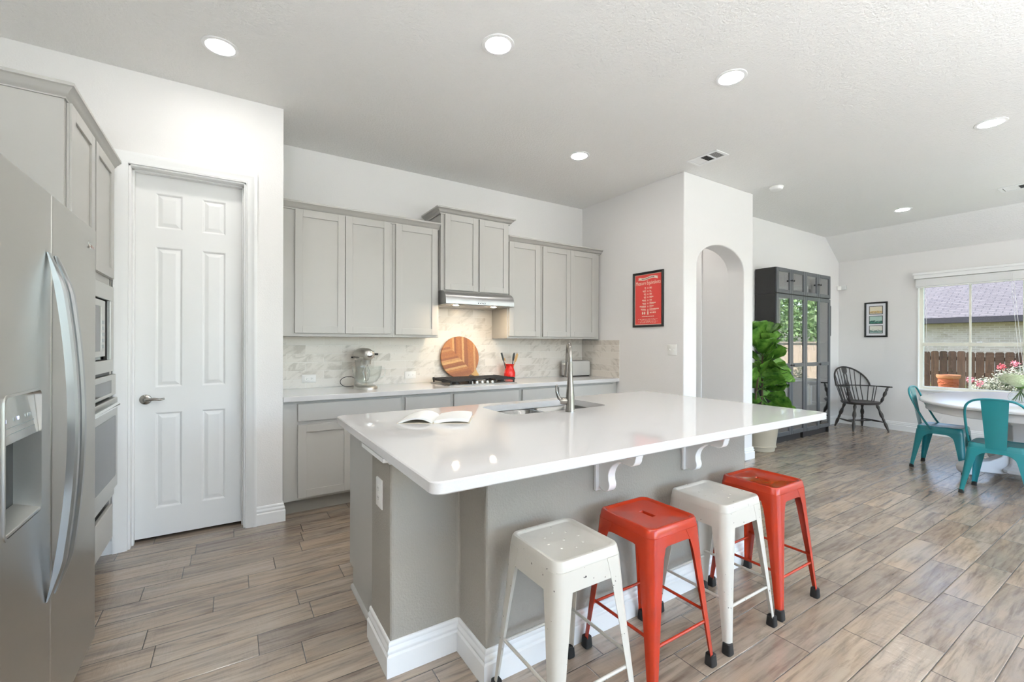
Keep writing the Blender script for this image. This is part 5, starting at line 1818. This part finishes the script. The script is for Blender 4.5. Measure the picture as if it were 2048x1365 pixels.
def fig_leaf(mb, base, d, L, up):
    d = d.normalized()
    sd = d.cross(Vector((0, 0, 1)))
    if sd.length < 0.2: sd = Vector((1, 0, 0))
    sd.normalize()
    nrm = sd.cross(d).normalized()
    ro = r5.uniform(-1.0, 1.0)
    sd, nrm = sd * math.cos(ro) + nrm * math.sin(ro), nrm * math.cos(ro) - sd * math.sin(ro)
    W = [0.02, 0.14, 0.23, 0.27, 0.255, 0.30, 0.37, 0.40, 0.37, 0.27, 0.04]
    SS = [0.0, 0.08, 0.18, 0.29, 0.42, 0.56, 0.69, 0.80, 0.89, 0.96, 1.0]
    rings = []
    droop = r5.uniform(0.05, 0.3)
    for k, w in enumerate(W):
        s_ = SS[k]
        c = base + d * (0.05 + L * s_) + Vector((0, 0, -droop * L * s_ * s_))
        row = []
        for j in range(-4, 5):
            q = j / 4
            wave = 0.006 * math.sin(s_ * 17 + j * 1.9) * abs(q)
            row.append(c + sd * (q * w * L) + nrm * (0.09 * L * abs(q) ** 1.5 * (w / 0.3) + wave) )
        rings.append(row)
    mb.loft(rings, cap=False, closed=False)
    mb.tube([base, base + d * 0.05], 0.004, 6)
    mb.tube([rings[k][4] + nrm * 0.001 for k in range(len(W))], [0.004 * (1 - 0.08 * k) for k in range(len(W))], 5)
n_l = 0
for zi in range(11):
    z = 0.50 + zi * 0.082
    for k in range(5):
        a = math.radians(zi * 137.5 * 0.55 + k * 72 + r5.uniform(-25, 25))
        st = stems[1] if (k == 1 and z < 1.0) else stems[0]
        bx = PX + (0.02 if st is stems[0] else -0.09); by = PY - 0.015
        el = -0.3 + 1.6 * (zi / 10) + r5.uniform(-0.3, 0.5)
        d = Vector((math.cos(a), math.sin(a), el))
        L = r5.uniform(0.24, 0.33) * (1.0 if z > 0.55 else 0.9)
        tip = Vector((bx, by, z)) + d.normalized() * (L + 0.05)
        if tip.y > 3.24 or (tip.x > 5.98 and tip.y > 2.95) or (tip.x < 5.2 and tip.y > 2.76):
            d = Vector((d.x * 0.5 + 0.1, -abs(d.y) - 0.2, d.z)); L *= 0.85
            tip = Vector((bx, by, z)) + d.normalized() * (L + 0.05)
            if tip.x < 5.2: continue
        fig_leaf(mb, Vector((bx, by, z)), d, L, 0)
for a, el in ((100, 1.9), (-70, 2.2), (-20, 1.4), (-150, 1.3), (-110, 1.7)):
    b = math.radians(a)
    fig_leaf(mb, Vector((PX + 0.03, PY - 0.02, 1.27)), Vector((math.cos(b) * 0.6, math.sin(b) * 0.6 if math.sin(b) < 0 else 0.05, el * 0.6)), 0.20, 0)
mb.build('leaves', 'fig leaf', fig, smooth=70, norm=False)
# ================================================================ pictures and wall fittings
# red kitchen poster on the right wall
y0, y1, z0, z1 = 3.043, 3.457, 1.499, 2.101
t = thing('framed_poster', 'red measure-equivalents kitchen poster in a black frame', 'poster', (XR - 0.012, (y0 + y1) / 2, z0))
FR = [(0, 0), (0.0, 0.016), (0.006, 0.020), (0.018, 0.020), (0.024, 0.014), (0.024, 0.0)]
mb = MB(FXn(XR - 0.0005))
mb.sweep([(y0, z0), (y1, z0), (y1, z1), (y0, z1)], FR, closed=True)
mb.build('frame', 'black', t, smooth=30)
MB(FXn(XR)).box(y0 + 0.02, y1 - 0.02, z0 + 0.02, z1 - 0.02, 0.001, 0.006).build('print', 'poster cream', t)
MB(FXn(XR)).box(y0 + 0.031, y1 - 0.031, z0 + 0.031, z1 - 0.030, 0.006, 0.0066).build('red_sheet', 'poster red', t)
PM = frame((XR - 0.0072, (y0 + y1) / 2, 0), (0, -1, 0), (0, 0, 1), (-1, 0, 0))   # u to the right as seen, v up
pw = y1 - y0
mb = MB(PM)
tm = text_mesh('Measure Equivalents', 0.06)
tw = max(v.co.x for v in tm.vertices) - min(v.co.x for v in tm.vertices)
mb.add_mesh(tm, Matrix.Translation((0.0, 1.962, 0.0)) @ Matrix.Diagonal((0.335 / tw, 1.0, 1, 1)))
# ribbon banner
rib = []
n = 16
top, bot = [], []
for k in range(n + 1):
    u = -0.115 + 0.23 * k / n
    w = 0.008 * math.sin(PI * 2 * k / n)
    top.append((u, 2.045 - w, 0)); bot.append((u, 2.018 - w, 0))
mb2_ = mb
mb = MB(PM)
mb.loft([top, bot], cap=False, closed=False)
for s_ in (-1, 1):
    mb.f([mb.v((s_ * 0.115, 2.043, 0)), mb.v((s_ * 0.135, 2.040, 0)), mb.v((s_ * 0.126, 2.028, 0)), mb.v((s_ * 0.135, 2.014, 0)), mb.v((s_ * 0.115, 2.017, 0))])
mb.build('banner', 'poster cream', t)
mb = mb2_
rows = [(0.02, 0.03, 0.035), (0.045, 0.025, 0.04), (0.03, 0.03, 0.035), (0.03, 0.05, 0.045), (0.055, 0.035, 0.04), (0.05, 0.085, 0.05), (0.09, 0.055, 0.05), (0.07, 0.125, 0.05)]
r6 = random.Random(9)
for k, (l, r, s2) in enumerate(rows):
    z = 1.922 - k * 0.0335
    def marks(u0, u1, za, h):
        u = u0
        while u < u1 - 0.003:
            w = r6.uniform(0.004, 0.008)
            mb.box(u, min(u + w, u1), za, za + h * r6.uniform(0.8, 1.0), 0, 0.0002)
            u += w + 0.0025
    marks(-0.025 - l, -0.025, z, 0.012); marks(-0.025 - l * 0.8, -0.025, z - 0.010, 0.005)
    marks(0.022, 0.022 + r, z, 0.012); marks(0.022, 0.022 + max(r * 0.7, 0.03), z - 0.010, 0.005)
    # little measuring-vessel pictogram
    mb.box(-0.008, 0.008, z - 0.006, z - 0.002, 0, 0.0002); mb.box(-0.004, 0.004, z - 0.001, z + 0.010, 0, 0.0002)
z = 1.652
def disc2(u, v, a, b):
    mb.f([mb.v((u + a * math.cos(2 * PI * k / 12), v + b * math.sin(2 * PI * k / 12), 0)) for k in range(12)])
disc2(-0.072, z, 0.010, 0.016); disc2(-0.045, z, 0.010, 0.016)
mb.box(-0.008, 0.008, z - 0.018, z + 0.014, 0, 0.0002); disc2(0, z + 0.020, 0.005, 0.012)
for k in range(4):
    disc2(0.034 + k * 0.021, z + 0.004, 0.008, 0.007); mb.box(0.0325 + k * 0.021, 0.0355 + k * 0.021, z - 0.008, z, 0, 0.0002)
marks(-0.082, 0.082, 1.611, 0.009)
for z, a in ((1.583, 0.135), (1.572, 0.10), (1.557, 0.135), (1.546, 0.11)):
    u = -a
    while u < a:
        w = r6.uniform(0.006, 0.02); mb.box(u, min(u + w, a), z, z + 0.004, 0, 0.0002); u += w + r6.uniform(0.004, 0.012)
mb.build('lettering', 'poster cream', t)
mb = MB(PM)
u = -0.085
while u < 0.085:
    w = r6.uniform(0.004, 0.009)
    k = (u + 0.115) / 0.23
    mb.box(u, u + w, 2.026 - 0.008 * math.sin(2 * PI * k), 2.037 - 0.008 * math.sin(2 * PI * k), 0.0004, 0.0006)
    u += w + 0.0028
mb.build('banner_marks', 'poster shade', t)

# triple print on the window wall
y0, y1, z0, z1 = 2.648, 2.944, 1.432, 1.985
t = thing('framed_prints', 'black frame holding three small landscape prints, left of the window', 'picture', (XW - 0.012, (y0 + y1) / 2, z0))
mb = MB(FXn(XW - 0.0005))
mb.sweep([(y0, z0), (y1, z0), (y1, z1), (y0, z1)], FR, closed=True)
mb.build('frame', 'black', t, smooth=30)
MB(FXn(XW)).box(y0 + 0.02, y1 - 0.02, z0 + 0.02, z1 - 0.02, 0.001, 0.008).build('mat_board', 'mat board', t)
for (za, zb), m_ in (((1.790, 1.922), 'print ochre'), ((1.640, 1.768), 'print green'), ((1.490, 1.615), 'print grey')):
    e = MB(FXn(XW)).box(2.708, 2.884, za, zb, 0.008, 0.0086).build('print_border', 'black', t)
    MB(FXn(XW)).box(2.716, 2.876, za + 0.008, zb - 0.008, 0.0086, 0.0092).build('print', m_, e)
    mb = MB(FXn(XW))
    rr_ = random.Random(int(za * 100))
    for k in range(6):
        yy = rr_.uniform(2.725, 2.85); zz = za + rr_.uniform(0.02, 0.05)
        mb.tube([(yy, zz, 0.0093), (yy + rr_.uniform(-0.01, 0.02), zz + rr_.uniform(0.0, 0.02), 0.0093), (yy + 0.02, zz + rr_.uniform(-0.01, 0.02), 0.0093)], 0.0012, 5)
    mb.build('ink_lines', 'ink', e)

# picture seen edge-on past the bookcase
t = thing('slim_frame', 'dark framed picture on the wall, seen edge-on past the bookcase', 'picture', (8.11, YK - 0.01, 1.45))
mb = MB(FY(YK - 0.0005))
mb.sweep([(7.93, 1.45), (8.29, 1.45), (8.29, 1.945), (7.93, 1.945)], FR, closed=True)
mb.build('frame', 'black', t, smooth=30)
MB(FY(YK)).box(7.95, 8.27, 1.47, 1.925, 0.001, 0.006).build('print', 'print grey', t)

# motion sensor high in the corner
t = thing('motion_sensor', 'small white motion sensor high in the dining corner', 'sensor', (XW - 0.02, 3.24, 2.215))
MB().box(XW - 0.025, XW - 0.0005, 3.195, 3.275, 2.222, 2.292).build('base_plate', 'sensor white', t, bevel=0.004)
MB(Matrix.Translation((XW - 0.05, 3.285, 2.25)) @ Matrix.Rotation(math.radians(40), 4, 'Z')).box(-0.02, 0.02, -0.028, 0.028, -0.035, 0.035).build('sensor_head', 'white plastic', t, bevel=0.006)

# ================================================================ ceiling fittings
def can(x, y, label):
    t = thing('recessed_light', label, 'ceiling light', (x, y, H), 'recessed ceiling lights')
    MB().lathe([(0.066, 0.02), (0.070, -0.001), (0.074, -0.006), (0.092, -0.004), (0.095, -0.0003), (0.090, 0.0)], (x, y, H), 36, cap=False).build('trim_ring', 'white trim', t, smooth=40)
    MB().lathe([(0.001, -0.010), (0.02, -0.0097), (0.04, -0.0086), (0.058, -0.006), (0.067, -0.0025), (0.068, 0.0)], (x, y, H - 0.0003), 32).build('lens', 'can lamp lens', t, smooth=50)
    return t
can(-0.055, 3.095, 'lit recessed ceiling light above the white pantry door')
can(1.303, 2.203, 'lit recessed ceiling light in the middle, above the island sink')
can(2.735, 1.655, 'lit recessed ceiling light at upper right, above the island end')
can(2.705, 3.100, 'lit recessed ceiling light in front of the raised hood cabinet')
can(7.275, 2.090, 'small distant lit recessed ceiling light over the dining area')
for x, y in ((4.45, 3.62), (0.0, 0.6), (2.73, 0.0), (1.3, -1.4), (-0.1, -2.6), (3.4, -2.8), (5.0, 0.9), (5.2, -1.2), (6.0, -3.2), (7.2, -0.6)):  # unseen ceiling lights added to brighten the room
    can(x, y, 'recessed ceiling light added outside the view for more light')

# unseen uplights added behind the photographer to brighten the ceiling and room
def fill_uplight(x, y, label):
    t = thing('fill_lamp', label, 'floor lamp', (x, y, 0), 'added fill uplights')
    MB().lathe([(0.001, 0), (0.14, 0), (0.14, 0.015), (0.02, 0.03), (0.012, 0.05), (0.012, 1.72), (0.001, 1.72)], (x, y, 0), 24).build('stand', 'satin nickel', t, smooth=40)
    MB().lathe([(0.012, 1.70), (0.06, 1.71), (0.14, 1.76), (0.175, 1.82), (0.17, 1.82), (0.135, 1.765), (0.06, 1.72), (0.012, 1.715)], (x, y, 0), 28, cap=False).build('bowl', 'satin nickel', t, smooth=50)
    MB().lathe([(0.001, 1.80), (0.14, 1.80), (0.145, 1.79), (0.001, 1.785)], (x, y, 0), 28).build('lamp', 'torchiere lamp', t, smooth=40)
fill_uplight(-0.55, -0.9, 'unseen brushed metal fill uplight added behind the camera near the left wall')
fill_uplight(2.6, -1.7, 'unseen brushed metal fill uplight added behind the camera in the living area')
fill_uplight(6.6, -2.2, 'unseen brushed metal fill uplight added behind the camera near the window wall')

def vent(x0, x1, y0, y1, label, along):
    t = thing('ceiling_vent', label, 'vent', ((x0 + x1) / 2, (y0 + y1) / 2, H))
    mb = MB()
    b = 0.028
    for a in ((x0, x0 + b, y0, y1), (x1 - b, x1, y0, y1), (x0 + b, x1 - b, y0, y0 + b), (x0 + b, x1 - b, y1 - b, y1)):
        mb.box(a[0], a[1], a[2], a[3], H - 0.008, H - 0.0003)
    mb.build('frame', 'white trim', t, bevel=0.002)
    MB().box(x0 + b, x1 - b, y0 + b, y1 - b, H - 0.0012, H - 0.0004).build('duct', 'dark slot', t)
    L0, L1 = (y0 + b, y1 - b) if along == 'y' else (x0 + b, x1 - b)
    third = (L1 - L0) / 3
    mb = MB()
    for k in (1, 2):
        c = L0 + third * k
        if along == 'y': mb.box(x0 + b, x1 - b, c - 0.007, c + 0.007, H - 0.007, H - 0.001)
        else: mb.box(c - 0.007, c + 0.007, y0 + b, y1 - b, H - 0.007, H - 0.001)
    mb.build('divider', 'white trim', t)
    for sec in range(3):
        mb = MB()
        a0, a1 = L0 + third * sec + 0.007, L0 + third * (sec + 1) - 0.007
        if sec == 1:
            W0, W1 = (x0 + b, x1 - b) if along == 'y' else (y0 + b, y1 - b)
            n = 7
            for k in range(n):
                c = W0 + (W1 - W0) * (k + 0.5) / n
                pr = [(c - 0.006, H - 0.006), (c + 0.004, H - 0.0015), (c + 0.005, H - 0.0015), (c - 0.005, H - 0.006)]
                mb.loft([[(u, e, v) if along == 'y' else (e, u, v) for u, v in pr] for e in (a0, a1)])
        else:
            n = 7
            W0, W1 = (x0 + b, x1 - b) if along == 'y' else (y0 + b, y1 - b)
            sg = 1 if sec == 0 else -1
            for k in range(n):
                c = a0 + (a1 - a0) * (k + 0.5) / n
                pr = [(c - 0.006 * sg, H - 0.0062), (c + 0.0045 * sg, H - 0.0015), (c + 0.0055 * sg, H - 0.0015), (c - 0.005 * sg, H - 0.0062)]
                mb.loft([[(e, u, v) if along == 'y' else (u, e, v) for u, v in pr] for e in (W0, W1)])
        mb.build('louvers', 'white trim', t)
    return t
vent(3.640, 3.832, 2.335, 2.645, 'white louvred ceiling vent above the arch wall', 'y')
vent(7.17, 7.39, 0.85, 1.24, 'white louvred ceiling vent at the right edge, over the dining table', 'y')
t = thing('smoke_detector', 'round white smoke detector on the ceiling', 'smoke detector', (5.06, 2.535, H - 0.04))
MB().lathe([(0.001, 0.0), (0.066, 0.0), (0.070, -0.006), (0.068, -0.014)], (5.06, 2.535, H - 0.0005), 30).build('base', 'white plastic', t, smooth=40)
MB().lathe([(0.066, -0.013), (0.060, -0.030), (0.045, -0.040), (0.001, -0.043)], (5.06, 2.535, H - 0.0005), 30).build('cover', 'sensor white', t, smooth=40)

# ================================================================ outdoors
struct(MB().box(XW + 0.3, 60, -40, 50, -0.45, 0.0).box(-20, 60, -40, -13, -0.44, -0.02).build('ground', 'grass'))
struct(MB().box(-8, 16, -13, YREAR - 0.14, -0.3, -0.03).build('ground_bounce', 'bounce concrete'))  # unseen pale ground added to bounce sunlight up to the ceiling
fence = thing('wooden_fence', 'brown wooden picket fence outside the dining window', 'fence', (14.5, 3.85, 0))
r7 = random.Random(4)
y = 0.7
while y < 7.0:
    w = 0.143; z = 1.148 + r7.uniform(-0.012, 0.012)
    MB().prism([(y, 0.02), (y + w, 0.02), (y + w, z - 0.03), (y + w - 0.025, z), (y + 0.025, z), (y, z - 0.03)], 'x', 14.5, 14.518).build('picket', 'fence wood', fence)
    y += w + 0.011
mb = MB()
for z in (0.25, 0.62, 0.98):
    mb.box(14.519, 14.56, 0.7, 7.0, z - 0.045, z + 0.045)
mb.build('rail', 'fence wood', fence)

f2 = thing('side_fence', 'pale sunlit board fence reflected in the bookcase doors', 'fence', (19, -1.6, 0))
x = 13.2
while x < 25:
    MB().prism([(x, 0.02), (x + 0.19, 0.02), (x + 0.19, 1.36), (x + 0.165, 1.39), (x + 0.025, 1.39), (x, 1.36)], 'y', -1.62, -1.60).build('board', 'pale fence wood', f2)
    x += 0.196
mb = MB()
for z in (0.3, 1.1):
    mb.box(13.2, 25, -1.66, -1.621, z - 0.045, z + 0.045)
mb.build('rail', 'pale fence wood', f2)

pt = thing('garden_pot', 'empty terracotta garden pot in front of the fence', 'plant pot', (13.0, 2.96, 0.0))
MB().lathe([(0.001, 0.0), (0.125, 0.0), (0.135, 0.05), (0.165, 0.60), (0.15, 0.60), (0.12, 0.06), (0.001, 0.05)], (13.0, 2.96, 0.0), 28, cap=False).build('body', 'terracotta', pt, smooth=40)
MB().lathe([(0.160, 0.585), (0.178, 0.59), (0.192, 0.62), (0.192, 0.665), (0.18, 0.667), (0.155, 0.60)], (13.0, 2.96, 0.0), 28, cap=False).build('rim', 'terracotta rim', pt, smooth=40)
mb = MB()
for k in range(22):
    a = 2 * PI * k / 22
    b2 = 2 * PI * (k + 1) / 22
    for o_ in (0, PI):
        ra = 0.165
        za = 0.50 + 0.035 * math.sin(3 * a + o_) - 0.01; zb = 0.50 + 0.035 * math.sin(3 * b2 + o_) - 0.01
        mb.tube([(13.0 + ra * math.cos(a), 2.96 + ra * math.sin(a), za), (13.0 + ra * math.cos(b2), 2.96 + ra * math.sin(b2), zb)], 0.006, 5)
mb.build('swag_relief', 'terracotta', pt, smooth=50)

def leafy(mb, c, R, n, size, rr, zs=1.0):
    C = Vector(c)
    for k in range(n):
        while True:
            v = Vector((rr.uniform(-1, 1), rr.uniform(-1, 1), rr.uniform(-1, 1)))
            if 0.15 < v.length < 1: break
        v = v * (0.75 + 0.25 * rr.random())
        p = C + Vector((v.x * R, v.y * R, v.z * R * zs))
        d = Vector((rr.uniform(-1, 1), rr.uniform(-1, 1), rr.uniform(-1, 1))).normalized()
        e = d.orthogonal().normalized()
        s_ = size * rr.uniform(0.7, 1.3)
        q = [mb.v(p - d * s_), mb.v(p + e * s_ * 0.45), mb.v(p + d * s_), mb.v(p - e * s_ * 0.45)]
        mb.f(q)
r8 = random.Random(31)
bush = thing('rose_bush', 'pale flowering rose bush below the fence, behind the vase', 'bush', (11.9, 1.55, 0.0))
mb = MB()
for c, R in (((11.8, 2.12, 0.45), 0.33), ((11.9, 1.80, 0.62), 0.40), ((12.0, 1.45, 0.70), 0.48), ((11.9, 1.05, 0.6), 0.5), ((12.1, 0.7, 0.4), 0.45)):
    leafy(mb, c, R, 1900, 0.022, r8, 0.9)
mb.build('foliage', 'bush leaf', bush, norm=False)
mb = MB()
for k in range(5):
    mb.tube([(11.95, 1.5 + 0.1 * k - 0.2, 0.0), (11.9, 1.5 + 0.24 * k - 0.5, 0.4)], 0.012, 6)
mb.build('stems', 'bark', bush)
for m_, cl in (('bloom pink', [(11.62, 1.80, 0.98), (11.66, 1.66, 1.04), (11.7, 1.55, 1.10), (11.52, 2.2, 0.60), (11.5, 2.32, 0.66), (11.62, 1.2, 0.98)]), ('bloom red', [(11.5, 1.85, 0.72), (11.6, 1.95, 0.92), (11.75, 1.48, 1.12), (11.55, 1.5, 0.7)])):
    for c in cl:
        mb = MB()
        leafy(mb, c, 0.07, 60, 0.018, r8)
        mb.build('bloom', m_, bush, norm=False)

hs = thing('neighbour_house', 'neighbouring brick house with pale shingle roof beyond the fence', 'house', (24.0, 8.0, 0.0))
MB().box(20.35, 30, 2.4, 22, 0, 2.1).build('wall', 'house brick', hs)
mb = MB()
mb.prism([(19.9, 2.19), (26.0, 5.6), (32.0, 2.19)], 'y', 1.9, 22.5)
mb.build('roof', 'roof shingle', hs)
MB().box(19.86, 19.9, 1.9, 22.5, 2.02, 2.20).box(19.9, 20.35, 1.95, 22.4, 2.02, 2.05).build('fascia', 'fascia', hs)

r9 = random.Random(77)
def tree(x, y, h, R, label, n=6300):
    t = thing('garden_tree', label, 'tree', (x, y, 0), 'trees beyond the fence')
    MB().tube([(x, y, 0), (x + 0.1, y, h * 0.35), (x, y + 0.1, h * 0.7)], [0.16, 0.12, 0.06], 8).build('trunk', 'bark', t)
    mb = MB()
    for k in range(7):
        a = r9.uniform(0, 2 * PI)
        leafy(mb, (x + R * 0.5 * math.cos(a), y + R * 0.5 * math.sin(a), h * 0.62 + r9.uniform(-0.3, 0.35) * h * 0.8), R * 0.7, n // 7, 0.085, r9)
    mb.build('crown', 'tree leaf', t, norm=False)
tree(18.0, -3.6, 5.6, 1.9, 'leafy garden tree nearest the house, reflected in the bookcase doors')
tree(23.5, -4.4, 6.4, 2.2, 'leafy garden tree between the two others behind the pale fence')
tree(29.0, -3.2, 8.0, 2.6, 'tall leafy tree farthest from the house, behind the pale fence')
